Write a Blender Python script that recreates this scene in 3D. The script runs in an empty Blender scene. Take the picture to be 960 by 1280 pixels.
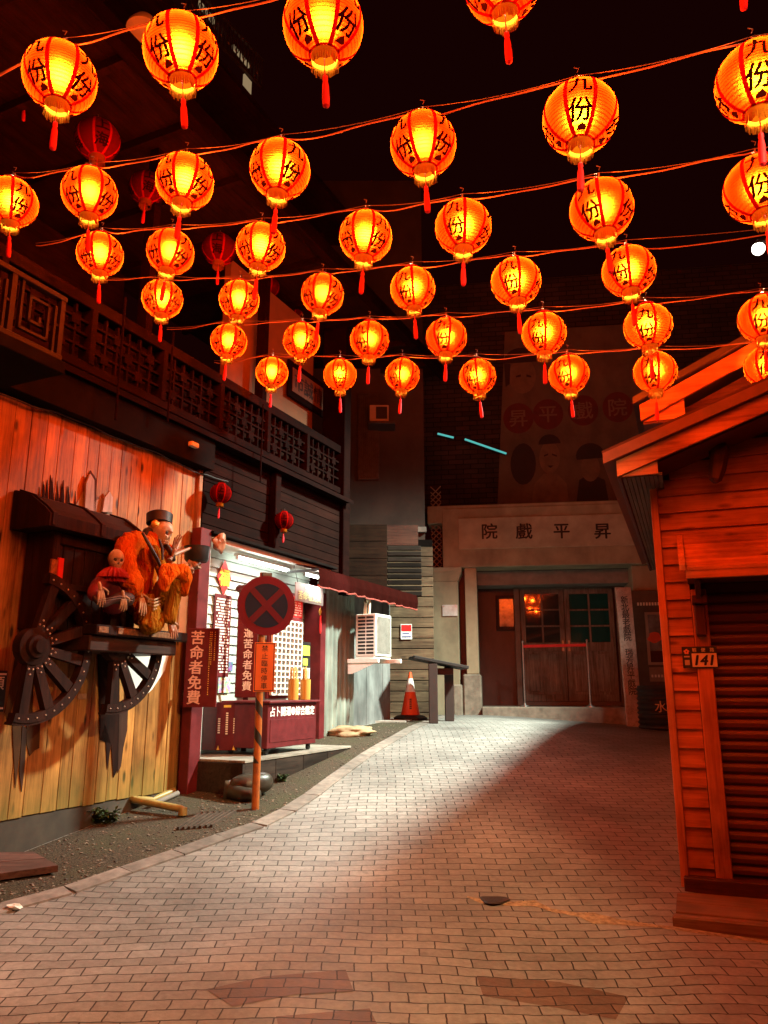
import bpy, bmesh, math, random
from mathutils import Vector, Matrix
random.seed(7)
S = bpy.context.scene
COL = S.collection
R_ = math.radians
F = 961.0; TH = R_(13); CH = 1.6
# ---------------------------------------------------------------- camera and rays
cam = bpy.data.cameras.new('camera'); cam.sensor_fit = 'VERTICAL'; cam.sensor_height = 24
cam.lens = F * 24 / 1280; cam.clip_end = 200; cam.clip_start = .05
camo = bpy.data.objects.new('camera', cam); camo.location = (0, 0, CH); camo.rotation_euler = (math.pi / 2 + TH, 0, 0)
COL.objects.link(camo); S.camera = camo
CT, ST = math.cos(TH), math.sin(TH)
def ray(u, v):
    a = (u - 480) / F; b = -(v - 640) / F
    return Vector((a, CT - b * ST, ST + b * CT))
def at(u, v, Y):
    d = ray(u, v); return Vector((0, 0, CH)) + d * (Y / d.y)
GP = [(-40, -.1), (3.6, 0), (4.8, .09), (11, 1.0), (12.6, 1.1), (15, 1.12), (80, 1.12)]
def _lin(y):
    for (a, za), (b, zb) in zip(GP, GP[1:]):
        if a <= y <= b: return za + (zb - za) * (y - a) / (b - a)
    return GP[-1][1]
def zg(x, y):
    z = sum(_lin(y + k * .25) for k in range(-4, 5)) / 9
    return z - .07 * max(0, x - 2.2) * min(1, max(0, (y - 8) / 4))
def G(u, v):
    d = ray(u, v); y = 1.0
    while y < 40:
        if CH + d.z / d.y * y < zg(d.x / d.y * y, y): break
        y += .01
    x = d.x / d.y * y
    return Vector((x, y, zg(x, y)))
class Frame:
    def __init__(s, o, x):
        x = Vector((x[0], x[1], 0)).normalized(); y = Vector((-x.y, x.x, 0)); s.o = Vector((o[0], o[1], 0)); s.x, s.y = x, y
        s.M = Matrix(((x.x, y.x, 0, o[0]), (x.y, y.y, 0, o[1]), (0, 0, 1, 0), (0, 0, 0, 1))); s.I = s.M.inverted()
    def hit(s, u, v, off=0.0):
        d = ray(u, v); c = Vector((0, 0, CH)) - s.o
        t = (-off - c.dot(s.y)) / d.dot(s.y)
        return s.I @ (Vector((0, 0, CH)) + d * t)
    def loc(s, p): return s.I @ Vector(p)
W = Frame((0, 0), (1, 0))
LF = Frame((-2.955, 6.3), (.418, .9085))
TF = Frame((0, 16), (math.cos(.14), -math.sin(.14)))
RF = Frame((2.13, 5.9), (.932, -.362))
# ---------------------------------------------------------------- objects
BASE = {}
def thing(name, label, cat, fr=W, base=(0, 0, 0), group=None):
    o = bpy.data.objects.new(name, None); COL.objects.link(o)
    o.empty_display_size = .2
    o.matrix_world = fr.M @ Matrix.Translation(Vector(base)); BASE[o.name] = Vector(base)
    o['label'] = label; o['category'] = cat
    if group: o['group'] = group
    return o
def part(name, mb, mat, parent, smooth=False, label=None):
    o = mb.mesh(name, mat, BASE[parent.name], smooth); o.parent = parent; BASE[o.name] = BASE[parent.name]
    if label: o['label'] = label
    return o
def solo(name, label, cat, mb, mat, fr=W, base=(0, 0, 0), group=None, smooth=False, kind=None):
    o = mb.mesh(name, mat, Vector(base), smooth); o.matrix_world = fr.M @ Matrix.Translation(Vector(base)); BASE[o.name] = Vector(base)
    if label: o['label'] = label
    if cat: o['category'] = cat
    if group: o['group'] = group
    if kind: o['kind'] = kind
    return o
def copy_tree(o, parent=None):
    c = o.copy(); COL.objects.link(c); c.parent = parent
    BASE[c.name] = BASE.get(o.name, Vector())
    for ch in list(o.children): copy_tree(ch, c)
    return c
_tc = {}
def text_data(body, weight=0.0):
    k = (body, weight)
    if k not in _tc:
        cu = bpy.data.curves.new('lettering', 'FONT'); cu.body = body; cu.size = 1; cu.align_x = 'CENTER'; cu.align_y = 'CENTER'
        cu.offset = weight; cu.resolution_u = 3
        o = bpy.data.objects.new('lettering', cu); COL.objects.link(o)
        dg = bpy.context.evaluated_depsgraph_get(); m = o.evaluated_get(dg).to_mesh()
        vs = [Vector(v.co) for v in m.vertices]; fs = [tuple(p.vertices) for p in m.polygons]
        if vs:
            lo = Vector((min(v.x for v in vs), min(v.y for v in vs))); hi = Vector((max(v.x for v in vs), max(v.y for v in vs)))
            cx, cy = (lo.x + hi.x) / 2, (lo.y + hi.y) / 2
            vs = [Vector((v.x - cx, v.y - cy, 0)) for v in vs]; dim = (hi.x - lo.x, hi.y - lo.y)
        else: dim = (1, 1)
        o.evaluated_get(dg).to_mesh_clear(); bpy.data.objects.remove(o); bpy.data.curves.remove(cu)
        _tc[k] = (vs, fs, dim)
    return _tc[k]
class MB:
    def __init__(s): s.bm = bmesh.new()
    def add(s, vs, fs, M=None):
        b = [s.bm.verts.new(M @ Vector(v) if M else v) for v in vs]
        for f in fs:
            try: s.bm.faces.new([b[i] for i in f])
            except ValueError: pass
        return s
    def box(s, x0, x1, y0, y1, z0, z1, M=None, bev=0.0):
        x0, x1 = min(x0, x1), max(x0, x1); y0, y1 = min(y0, y1), max(y0, y1); z0, z1 = min(z0, z1), max(z0, z1)
        t = bmesh.new(); bmesh.ops.create_cube(t, size=1)
        for v in t.verts: v.co = Vector((x0 + (v.co.x + .5) * (x1 - x0), y0 + (v.co.y + .5) * (y1 - y0), z0 + (v.co.z + .5) * (z1 - z0)))
        if bev: bmesh.ops.bevel(t, geom=list(t.edges), offset=min(bev, .45 * min(x1 - x0, y1 - y0, z1 - z0)), segments=1, affect='EDGES')
        return s.merge(t, M)
    def merge(s, t, M=None):
        t.verts.index_update()
        s.add([v.co.copy() for v in t.verts], [[v.index for v in f.verts] for f in t.faces], M); t.free(); return s
    def bar(s, p, q, w, h, up=(0, 0, 1), bev=0.0):
        p, q = Vector(p), Vector(q); d = q - p; l = d.length; d.normalize(); up = Vector(up)
        if abs(d.dot(up)) > .98: up = Vector((0, 1, 0))
        sx = d.cross(up).normalized(); uz = sx.cross(d)
        M = Matrix(((d.x, sx.x, uz.x, p.x), (d.y, sx.y, uz.y, p.y), (d.z, sx.z, uz.z, p.z), (0, 0, 0, 1)))
        return s.box(0, l, -w / 2, w / 2, -h / 2, h / 2, M, bev)
    def tube(s, pts, r, seg=8, cap=True):
        pts = [Vector(p) for p in pts]; n = len(pts); rs = r if isinstance(r, (list, tuple)) else [r] * n
        rings = []; prev = None
        for i, p in enumerate(pts):
            d = (pts[min(i + 1, n - 1)] - pts[max(i - 1, 0)]).normalized()
            a = prev if prev is not None else (Vector((0, 0, 1)) if abs(d.z) < .9 else Vector((1, 0, 0)))
            x = (a - d * a.dot(d)).normalized(); y = d.cross(x); prev = x
            rings.append([s.bm.verts.new(p + (x * math.cos(t) + y * math.sin(t)) * rs[i]) for t in [2 * math.pi * k / seg for k in range(seg)]])
        for a, b in zip(rings, rings[1:]):
            for k in range(seg): s.bm.faces.new((a[k], a[(k + 1) % seg], b[(k + 1) % seg], b[k]))
        if cap: s.bm.faces.new(rings[0][::-1]); s.bm.faces.new(rings[-1])
        return s
    def lathe(s, prof, seg=24, c=(0, 0, 0), M=None, cap0=False, cap1=False, wob=None):
        c = Vector(c); rings = []
        for j, (r, z) in enumerate(prof):
            ring = []
            for k in range(seg):
                t = 2 * math.pi * k / seg; rr = r * (wob(t, j) if wob else 1)
                p = Vector((rr * math.cos(t), rr * math.sin(t), z)) + c
                ring.append(s.bm.verts.new(M @ p if M else p))
            rings.append(ring)
        for a, b in zip(rings, rings[1:]):
            for k in range(seg): s.bm.faces.new((a[k], a[(k + 1) % seg], b[(k + 1) % seg], b[k]))
        if cap0: s.bm.faces.new(rings[0][::-1])
        if cap1: s.bm.faces.new(rings[-1])
        return s
    def prism(s, poly, y0, y1, M=None, axis='y'):
        """poly of (x,z), extruded along y (or poly of (x,y) along z)"""
        f = (lambda a, b, e: (a, e, b)) if axis == 'y' else (lambda a, b, e: (a, b, e))
        if axis == 'x': f = lambda a, b, e: (e, a, b)
        n = len(poly); vs = [f(a, b, y0) for a, b in poly] + [f(a, b, y1) for a, b in poly]
        t = bmesh.new(); b = [t.verts.new(v) for v in vs]
        t.faces.new(b[:n]); t.faces.new(b[n:][::-1])
        for i in range(n): t.faces.new((b[i], b[i + n], b[(i + 1) % n + n], b[(i + 1) % n]))
        bmesh.ops.triangulate(t, faces=[q for q in t.faces if len(q.verts) > 4])
        bmesh.ops.recalc_face_normals(t, faces=list(t.faces))
        return s.merge(t, M)
    def text(s, body, M, size, weight=.012, th=.002, vertical=False, pitch=1.12, maxw=None):
        if vertical:
            n = len(body)
            for i, ch in enumerate(body):
                if ch != ' ': s.text(ch, M @ Matrix.Translation((0, ((n - 1) / 2 - i) * pitch * size, 0)), size, weight, th)
            return s
        vs, fs, dim = text_data(body, 0.0)
        k = size
        if maxw and dim[0] * k > maxw: k = maxw / dim[0]
        sh = [(0, 0)] if not weight else [(-weight, 0), (weight, 0), (0, weight * .7), (0, -weight * .7)]
        for n_, (ax, ay) in enumerate(sh):
            t = bmesh.new(); b = [t.verts.new(((v.x + ax) * k, (v.y + ay) * k, 0)) for v in vs]
            for f in fs:
                try: t.faces.new([b[i] for i in f])
                except ValueError: pass
            if th:
                r = bmesh.ops.extrude_face_region(t, geom=list(t.faces))
                bmesh.ops.translate(t, verts=[v for v in r['geom'] if isinstance(v, bmesh.types.BMVert)], vec=(0, 0, th + n_ * .00012))
            s.merge(t, M)
        return s
    def blob(s, c, r, seed=0, amp=.15, sub=3, sc=(1, 1, 1), M=None):
        t = bmesh.new(); bmesh.ops.create_icosphere(t, subdivisions=sub, radius=1)
        from mathutils import noise
        for v in t.verts:
            k = 1 + amp * noise.noise(v.co * 1.3 + Vector((seed * 7.1, seed * 3.3, 0))) + amp * .4 * noise.noise(v.co * 3.3 + Vector((seed, 0, seed)))
            v.co = Vector((v.co.x * sc[0], v.co.y * sc[1], v.co.z * sc[2])) * (r * k) + Vector(c)
        return s.merge(t, M)
    def mesh(s, name, mat, base=Vector(), smooth=False):
        for v in s.bm.verts: v.co -= base
        me = bpy.data.meshes.new(name); s.bm.normal_update(); s.bm.to_mesh(me); s.bm.free()
        me.materials.append(mat)
        if smooth:
            for p in me.polygons: p.use_smooth = True
            if smooth != 'all':
                try: me.set_sharp_from_angle(angle=R_(40))
                except Exception: pass
        o = bpy.data.objects.new(name, me); COL.objects.link(o); return o
def face_m(x, y, z, yaw=0.0, roll=0.0, pitch=0.0):
    """text/plate plane in a frame: x right, y up, z towards the viewer (-y of the frame)"""
    return Matrix.Translation((x, y, z)) @ Matrix.Rotation(yaw, 4, 'Z') @ Matrix.Rotation(math.pi / 2 + pitch, 4, 'X') @ Matrix.Rotation(roll, 4, 'Z')
def skin(chains, sub=2):
    """chains: list of [(point, radius or (rx,ry)), ...]; equal points are merged; first point of the first chain is the root"""
    me = bpy.data.meshes.new('skin'); idx = {}; vs = []; rs = []; es = []
    for ch in chains:
        prev = None
        for p, r in ch:
            k = tuple(round(c, 4) for c in p)
            if k not in idx: idx[k] = len(vs); vs.append(tuple(p)); rs.append(r)
            if prev is not None and prev != idx[k]: es.append((prev, idx[k]))
            prev = idx[k]
    me.from_pydata(vs, es, [])
    o = bpy.data.objects.new('skin', me); COL.objects.link(o)
    o.modifiers.new('skin', 'SKIN'); m2 = o.modifiers.new('sub', 'SUBSURF'); m2.levels = sub; m2.render_levels = sub
    if not me.skin_vertices: 
        me.attributes.new('skin', 'FLOAT', 'POINT') if False else None
    for i, sv in enumerate(me.skin_vertices[0].data):
        r = rs[i]; sv.radius = (r, r) if not isinstance(r, tuple) else r; sv.use_root = (i == 0)
    dg = bpy.context.evaluated_depsgraph_get(); dg.update(); m = o.evaluated_get(dg).to_mesh()
    mb = MB(); mb.add([v.co.copy() for v in m.vertices], [tuple(p.vertices) for p in m.polygons])
    o.evaluated_get(dg).to_mesh_clear(); bpy.data.objects.remove(o); bpy.data.meshes.remove(me)
    return mb
def drape(mb, amp=.02, seed=0, sc_=(9, 9, 2.6)):
    from mathutils import noise
    mb.bm.normal_update()
    for v in mb.bm.verts:
        p = Vector((v.co.x * sc_[0], v.co.y * sc_[1], v.co.z * sc_[2])) + Vector((seed * 5.3, seed, 0))
        k = 1 - 2 * abs(noise.noise(p)) + .5 * (1 - 2 * abs(noise.noise(p * 2.1)))
        v.co += v.normal * amp * (k - .6)
    return mb
# ---------------------------------------------------------------- materials
def nm(name):
    m = bpy.data.materials.new(name); m.use_nodes = True; m.node_tree.nodes.clear()
    return m, m.node_tree.nodes, m.node_tree.links
class NT:
    def __init__(s, name):
        s.m, s.N, s.L = nm(name); s.out = s.N.new('ShaderNodeOutputMaterial')
        s.tc = s.N.new('ShaderNodeTexCoord')
    def n(s, t, **k):
        x = s.N.new('ShaderNode' + t)
        for a, b in k.items(): setattr(x, a, b)
        return x
    def set(s, sock, v):
        if isinstance(v, bpy.types.NodeSocket): s.L.new(v, sock)
        elif isinstance(v, tuple) and len(v) == 3 and sock.type == 'RGBA': sock.default_value = (*v, 1)
        else: sock.default_value = v
    def math(s, op, a, b=0.0, c=None, clamp=False):
        x = s.n('Math', operation=op, use_clamp=clamp); s.set(x.inputs[0], a); s.set(x.inputs[1], b)
        if c is not None: s.set(x.inputs[2], c)
        return x.outputs[0]
    def map(s, scale=(1, 1, 1), loc=(0, 0, 0), vec=None, rot=(0, 0, 0)):
        x = s.n('Mapping'); s.L.new(vec or s.tc.outputs['Object'], x.inputs[0]); x.inputs['Scale'].default_value = scale; x.inputs['Location'].default_value = loc; x.inputs['Rotation'].default_value = rot
        return x.outputs[0]
    def noise(s, vec, scale=5, detail=4, rough=.55, dist=0.0):
        x = s.n('TexNoise'); s.L.new(vec, x.inputs['Vector']); x.inputs['Scale'].default_value = scale; x.inputs['Detail'].default_value = detail; x.inputs['Roughness'].default_value = rough; x.inputs['Distortion'].default_value = dist
        return x.outputs['Fac']
    def ramp(s, fac, stops):
        x = s.n('ValToRGB'); s.L.new(fac, x.inputs[0]); e = x.color_ramp.elements
        while len(e) < len(stops): e.new(.5)
        for i, (p, c) in enumerate(stops):
            e[i].position = p; e[i].color = (*c, 1) if isinstance(c, tuple) else (c, c, c, 1)
        return x.outputs[0]
    def mix(s, f, a, b, mode='MIX'):
        x = s.n('Mix', data_type='RGBA', blend_type=mode); s.set(x.inputs[0], f); s.set(x.inputs[6], a); s.set(x.inputs[7], b); return x.outputs[2]
    def bump(s, h, st=.3, d=.01):
        x = s.n('Bump'); s.L.new(h, x.inputs['Height']); x.inputs['Strength'].default_value = st; x.inputs['Distance'].default_value = d; return x.outputs[0]
    def bsdf(s, col, rough=.6, metal=0.0, normal=None, spec=.5, **k):
        b = s.n('BsdfPrincipled'); s.set(b.inputs['Base Color'], col); s.set(b.inputs['Roughness'], rough); b.inputs['Metallic'].default_value = metal
        b.inputs['Specular IOR Level'].default_value = spec
        if normal is not None: s.L.new(normal, b.inputs['Normal'])
        for a, v in k.items(): s.set(b.inputs[a], v)
        s.L.new(b.outputs[0], s.out.inputs[0]); return b
def sc(c, k): return tuple(min(1, x * k) for x in c)
def plain(name, c, rough=.6, var=.25, scale=6, stretch=(1, 1, 1), bump=.15, metal=0.0, spec=.4, isl=0.0, grime=.25):
    t = NT(name); f = t.noise(t.map(stretch), scale, 5); col = t.ramp(f, [(.3, sc(c, 1 - var)), (.7, sc(c, 1 + var))])
    if grime: col = t.mix(t.math('MULTIPLY', t.ramp(t.noise(t.map(), 1.7, 6, .65), [(.45, 0.0), (.75, 1.0)]), grime), col, sc(c, .35))
    if isl:
        g = t.n('NewGeometry'); k = t.math('MULTIPLY_ADD', g.outputs['Random Per Island'], isl * 2, 1 - isl)
        col = t.mix(1.0, col, k, 'MULTIPLY')
    r = t.math('MULTIPLY_ADD', f, .3, rough - .15, clamp=True)
    t.bsdf(col, r, metal, t.bump(f, bump, .01) if bump else None, spec); return t.m
def wood(name, c1, c2, axis='z', isl=.2, rough=.6, knots=.0, fine=70, bump=.25, stain=None, spec=.22):
    """grain runs along axis"""
    t = NT(name); k = [1, 1, 1]; k['xyz'.index(axis)] = .06
    g = t.n('NewGeometry'); rnd = g.outputs['Random Per Island']
    off = t.n('CombineXYZ'); t.L.new(t.math('MULTIPLY', rnd, 37.0), off.inputs[0]); t.L.new(t.math('MULTIPLY', rnd, 11.0), off.inputs[1]); t.L.new(t.math('MULTIPLY', rnd, 23.0), off.inputs[2])
    va = t.n('VectorMath', operation='ADD'); t.L.new(t.tc.outputs['Object'], va.inputs[0]); t.L.new(off.outputs[0], va.inputs[1]); v = va.outputs[0]
    f1 = t.noise(t.map(tuple(k), vec=v), fine * .35, 4, .6, .8); f2 = t.noise(t.map(tuple(k), vec=v), fine * 1.6, 3, .6)
    f = t.math('ADD', t.math('MULTIPLY', f1, .7), t.math('MULTIPLY', f2, .3))
    col = t.ramp(f, [(.34, sc(c1, .8)), (.5, tuple((a_ + b_) / 2 for a_, b_ in zip(c1, c2))), (.66, c2)])
    if knots:
        k2 = [8, 8, 8]; k2['xyz'.index(axis)] = 2.6
        vo = t.n('TexVoronoi'); t.L.new(t.map(tuple(k2), vec=v), vo.inputs['Vector']); vo.inputs['Scale'].default_value = 1
        col = t.mix(t.ramp(vo.outputs['Distance'], [(.08, knots), (.19, 0.0)]), col, sc(c1, .18))
    kk = t.math('MULTIPLY_ADD', rnd, isl * 2, 1 - isl); col = t.mix(1.0, col, kk, 'MULTIPLY')
    blot = t.ramp(t.noise(t.map(), 2.1, 5, .6), [(.38, 1.05), (.75, .45)]); col = t.mix(1.0, col, blot, 'MULTIPLY')
    if stain:   # weathering near the foot: (z0, z1, colour)
        sp = t.n('SeparateXYZ'); t.L.new(t.tc.outputs['Object'], sp.inputs[0])
        h = t.math('MULTIPLY_ADD', t.noise(t.map((3, 3, .6)), 3, 4), stain[1] * 1.2, sp.outputs[2])
        mr = t.n('MapRange'); t.L.new(h, mr.inputs[0]); mr.inputs[1].default_value = stain[0]; mr.inputs[2].default_value = stain[0] + stain[1] * 2; mr.inputs[3].default_value = .6; mr.inputs[4].default_value = 0
        col = t.mix(mr.outputs[0], col, stain[2])
    t.bsdf(col, t.math('MULTIPLY_ADD', f, .3, rough - .15), 0, t.bump(f, bump, .006), spec); return t.m
def cloth(name, c, dirs=(1, 1, .28)):
    t = NT(name); v = t.map(dirs); f = t.noise(v, 13, 2, .5, .6); g_ = t.noise(v, 34, 2, .5, .3); w_ = t.noise(t.map(), 260, 2)
    r_ = t.math('ABSOLUTE', t.math('MULTIPLY_ADD', f, 2.0, -1.0)); r2 = t.math('ABSOLUTE', t.math('MULTIPLY_ADD', g_, 2.0, -1.0))
    h = t.math('ADD', t.math('MULTIPLY', t.math('POWER', r_, .6), 1.0), t.math('MULTIPLY', r2, .35))
    col = t.mix(t.ramp(t.noise(t.map(), 5, 4), [(.4, 0.0), (.75, .55)]), c, sc(c, .3))
    t.bsdf(col, .92, 0, t.bump(t.math('ADD', h, t.math('MULTIPLY', w_, .03)), .75, .045), .04); return t.m
def glow(name, c, st):
    t = NT(name); e = t.n('Emission'); e.inputs[0].default_value = (*c, 1); e.inputs[1].default_value = st; t.L.new(e.outputs[0], t.out.inputs[0]); return t.m
def glassm(name, c=(.02, .03, .03), rough=.04):
    t = NT(name); t.bsdf(c, rough, 0, None, .9); return t.m
# ---------------------------------------------------------------- shared materials
M = {}
M['maroon'] = plain('maroon_paint', (.11, .012, .014), .55, .25, 9, bump=.08, spec=.18)
M['maroon_d'] = plain('dark_maroon', (.07, .013, .013), .5, .25, 9)
M['white'] = plain('white_paint', (.75, .73, .68), .5, .08, 8, bump=.05, grime=.15)
M['cream'] = plain('cream_lettering', (.75, .62, .45), .5, .06, 8, bump=0, grime=.05)
M['black'] = plain('black_paint', (.012, .01, .01), .5, .3, 9, bump=.05)
M['blacktarp'] = plain('black_sheet', (.007, .005, .0045), .9, .5, 5, bump=.3, spec=.05)
M['darkwood'] = wood('dark_wood', (.018, .007, .005), (.06, .024, .014), 'x', .25)
M['darkwood_z'] = wood('dark_wood_upright', (.018, .007, .005), (.06, .024, .014), 'z', .25)
M['cartwood'] = wood('cart_wood', (.011, .0045, .0035), (.038, .015, .01), 'z', .3, .75, spec=.12)
M['lattice'] = wood('lattice_wood', (.005, .0012, .0008), (.012, .003, .002), 'x', .2, .85, spec=.04); M['ceil'] = wood('ceiling_wood', (.01, .004, .003), (.022, .008, .005), 'x', .3, .9, spec=.03)
M['redwood'] = wood('red_brown_wood', (.045, .012, .008), (.11, .03, .02), 'x', .2)
M['redwood_z'] = wood('red_brown_wood_upright', (.045, .012, .008), (.11, .03, .02), 'z', .2)
M['metal'] = plain('bare_metal', (.45, .44, .42), .35, .15, 12, metal=.8, bump=.05)
M['darkmetal'] = plain('dark_metal', (.05, .045, .045), .45, .3, 12, metal=.5)
M['wire'] = plain('pale_wire', (.16, .11, .09), .5, .1, 9, bump=0)
M['cable'] = plain('cable_sheath', (.3, .15, .11), .5, .15, 9, bump=0)
M['concrete'] = plain('weathered_concrete', (.17, .15, .13), .8, .3, 3, bump=.35, grime=.6)
M['stone'] = plain('rough_stone', (.27, .22, .17), .8, .35, 7, bump=.8, grime=.4)
M['gold'] = plain('gold_paint', (.75, .5, .08), .4, .15, 9, bump=0)
M['red'] = plain('bright_red', (.55, .012, .012), .5, .12, 9, bump=0, grime=.1)
M['skull'] = plain('aged_bone', (.42, .28, .16), .5, .3, 22, bump=.3, grime=.5)
M['bone'] = plain('dark_bone', (.3, .15, .08), .5, .35, 22, bump=.3, grime=.5)
M['glass'] = glassm('dark_glass')
M['mirror_g'] = glassm('teal_reflection_glass', (.01, .03, .035), .03)
# ---------------------------------------------------------------- world
w = bpy.data.worlds.new('World'); S.world = w; w.use_nodes = True
w.node_tree.nodes['Background'].inputs[0].default_value = (.0065, .0006, .0005, 1); w.node_tree.nodes['Background'].inputs[1].default_value = 1
# ---------------------------------------------------------------- ground
def pavers(name, base, dark=1.0):
    t = NT(name)
    warp = t.n('TexNoise'); t.L.new(t.map(), warp.inputs['Vector']); warp.inputs['Scale'].default_value = .5; warp.inputs['Detail'].default_value = 2
    w2 = t.n('TexNoise'); t.L.new(t.map(), w2.inputs['Vector']); w2.inputs['Scale'].default_value = 9; w2.inputs['Detail'].default_value = 2
    a = t.n('VectorMath', operation='MULTIPLY_ADD'); t.L.new(warp.outputs['Color'], a.inputs[0]); a.inputs[1].default_value = (.12, .35, 0); t.L.new(t.tc.outputs['Object'], a.inputs[2])
    a2 = t.n('VectorMath', operation='MULTIPLY_ADD'); t.L.new(w2.outputs['Color'], a2.inputs[0]); a2.inputs[1].default_value = (.022, .026, 0); t.L.new(a.outputs[0], a2.inputs[2])
    b = t.n('TexBrick'); t.L.new(a2.outputs[0], b.inputs['Vector'])
    b.inputs['Scale'].default_value = 1; b.inputs['Brick Width'].default_value = .185; b.inputs['Row Height'].default_value = .1
    b.inputs['Mortar Size'].default_value = .0042; b.inputs['Mortar Smooth'].default_value = .25; b.inputs['Bias'].default_value = 0
    b.inputs['Color1'].default_value = (*sc(base, .84 * dark), 1); b.inputs['Color2'].default_value = (*sc(base, 1.12 * dark), 1); b.inputs['Mortar'].default_value = (.022, .018, .014, 1)
    bw = t.n('RGBToBW'); t.L.new(b.outputs['Color'], bw.inputs[0])
    f = t.noise(t.map(), 26, 5, .6); big = t.noise(t.map(), .8, 5, .6)
    col = t.mix(1.0, b.outputs['Color'], t.ramp(big, [(.3, .55), (.7, 1.2)]), 'MULTIPLY')
    col = t.mix(1.0, col, t.ramp(f, [(.25, .72), (.75, 1.2)]), 'MULTIPLY')
    sp = t.ramp(t.noise(t.map(), 5.5, 4, .7), [(.6, 0.0), (.72, .55)]); col = t.mix(sp, col, sc(base, .38))
    n1 = t.bump(t.math('SUBTRACT', t.math('MULTIPLY_ADD', bw.outputs[0], 3.0, t.math('MULTIPLY', f, .3)), b.outputs['Fac']), .8, .012)
    t.bsdf(col, t.math('MULTIPLY_ADD', f, .3, .38), 0, n1, .45); return t.m
M['paver'] = pavers('clay_pavers', (.27, .252, .235)); M['paver_d'] = pavers('dark_pavers', (.2, .13, .1), .8)
def sheet(poly, dz, step=.25):
    """polygon (ground xy points) laid on the terrain"""
    mb = MB(); v = [mb.bm.verts.new((x, y, 0)) for x, y in poly]; f = mb.bm.faces.new(v)
    if f.normal.z < 0 or (f.normal_update() or f.normal.z < 0): f.normal_flip()
    xs = [p[0] for p in poly]; ys = [p[1] for p in poly]
    for ax, lo, hi in ((0, min(xs), max(xs)), (1, min(ys), max(ys))):
        k = math.ceil(lo / step) * step
        while k < hi:
            n = Vector((1, 0, 0)) if ax == 0 else Vector((0, 1, 0))
            bmesh.ops.bisect_plane(mb.bm, geom=list(mb.bm.verts) + list(mb.bm.edges) + list(mb.bm.faces), plane_co=n * k, plane_no=n, dist=1e-5); k += step
    for q in mb.bm.verts: q.co.z = zg(q.co.x, q.co.y) + dz
    return mb
solo('pavement', None, None, sheet([(-14, -14), (16, -14), (16, 40), (-14, 40)], 0, .5), M['paver'], kind='structure')
bd = [G(u, v) for u, v in [(-160, 1190), (0, 1131), (80, 1110), (150, 1086), (215, 1064), (270, 1045), (315, 1030), (350, 1013), (380, 994), (410, 972), (450, 944), (490, 921), (525, 904), (566, 892)]]
bxy = [(p.x, p.y) for p in bd]
vm = NT('verge_asphalt')
f1 = vm.noise(vm.map(), 60, 5, .7); f2 = vm.noise(vm.map(), 1.6, 5, .6); f3 = vm.noise(vm.map(), 130, 2, .5)
cl = vm.ramp(f1, [(.35, (.022, .017, .011)), (.6, (.085, .062, .04)), (.75, (.15, .115, .08))])
cl = vm.mix(vm.ramp(f2, [(.45, 0.0), (.7, .6)]), cl, (.055, .06, .025))
cl = vm.mix(vm.ramp(f3, [(.66, 0.0), (.72, .8)]), cl, (.17, .135, .1))
vm.bsdf(cl, .85, 0, vm.bump(f1, 1.0, .02), .25)
lw = lambda s: tuple((LF.M @ Vector((s, -.02, 0))).xy)
solo('roadside_verge', None, None, sheet(bxy + [(1.2, 14.6), (.3, 13.9), lw(7.3), lw(4), lw(1), lw(-4), (-5.6, 4.4)], .010), vm.m, kind='structure')
grit = MB(); rg = random.Random(5); from mathutils import geometry as _geo
vp = bxy + [lw(7.3), lw(4), lw(1), lw(-2)]
tri = [(Vector((*vp[i], 0)), Vector((*vp[i + 1], 0))) for i in range(len(bxy) - 1)]
for k in range(1500):
    a_, b_ = rg.choice(tri); p_ = a_.lerp(b_, rg.random()); off_ = rg.random() ** 1.3; l_ = LF.I @ p_; q_ = LF.M @ Vector((l_.x, l_.y * (1 - off_) - .03 * off_, 0)); r_ = rg.uniform(.004, .016)
    grit.blob((q_.x, q_.y, zg(q_.x, q_.y) + .012), r_, k, .5, 1, (1, 1, .5 if rg.random() < .6 else .2))
gt = plain('grit', (.13, .1, .075), .8, .3, 40, bump=0, grime=0, isl=.75)
solo('verge_grit', None, None, grit, gt, kind='stuff')
kerb = MB(); kw = .16
for i in range(len(bd) - 1):
    a, b = bd[i].xy, bd[i + 1].xy; d = (b - a); n = Vector((d.y, -d.x)).normalized(); k = max(1, round(d.length / .42))
    for j in range(k):
        p = a + d * (j / k); q = a + d * ((j + .985) / k)
        z = max(zg(*p), zg(*q)); 
        c = [p, q, q + n * kw, p + n * kw]
        lo = [(x.x, x.y, zg(x.x, x.y) - .05) for x in c]; hi = [(x.x, x.y, zg(x.x, x.y) + .014) for x in c]
        kerb.add(lo + hi, [(4, 5, 6, 7)[::-1], (0, 1, 5, 4), (1, 2, 6, 5), (2, 3, 7, 6), (3, 0, 4, 7)])
bmesh.ops.recalc_face_normals(kerb.bm, faces=list(kerb.bm.faces))
solo('kerb_strip', None, None, kerb, plain('kerb_stone', (.19, .16, .14), .75, .35, 12, bump=.5, isl=.3, grime=.5), kind='structure')
for poly in ([(258, 1238), (330, 1222), (432, 1213), (442, 1240), (365, 1245), (290, 1260)], [(596, 1221), (700, 1229), (786, 1248), (770, 1276), (700, 1262), (604, 1246)], [(345, 1272), (462, 1262), (475, 1290), (352, 1300)]):
    solo('paving_band', None, None, sheet([tuple(G(u, v).xy) for u, v in poly], .004), M['paver_d'], kind='structure')
stn = plain('mortar_repair', (.3, .215, .13), .8, .5, 30, bump=.5)
def ribbon(pts, dz):
    up = []; dn = []
    for i, (u, v, h) in enumerate(pts): up.append(tuple(G(u, v - h).xy)); dn.append(tuple(G(u, v + h).xy))
    return sheet(up + dn[::-1], dz, .5)
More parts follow.
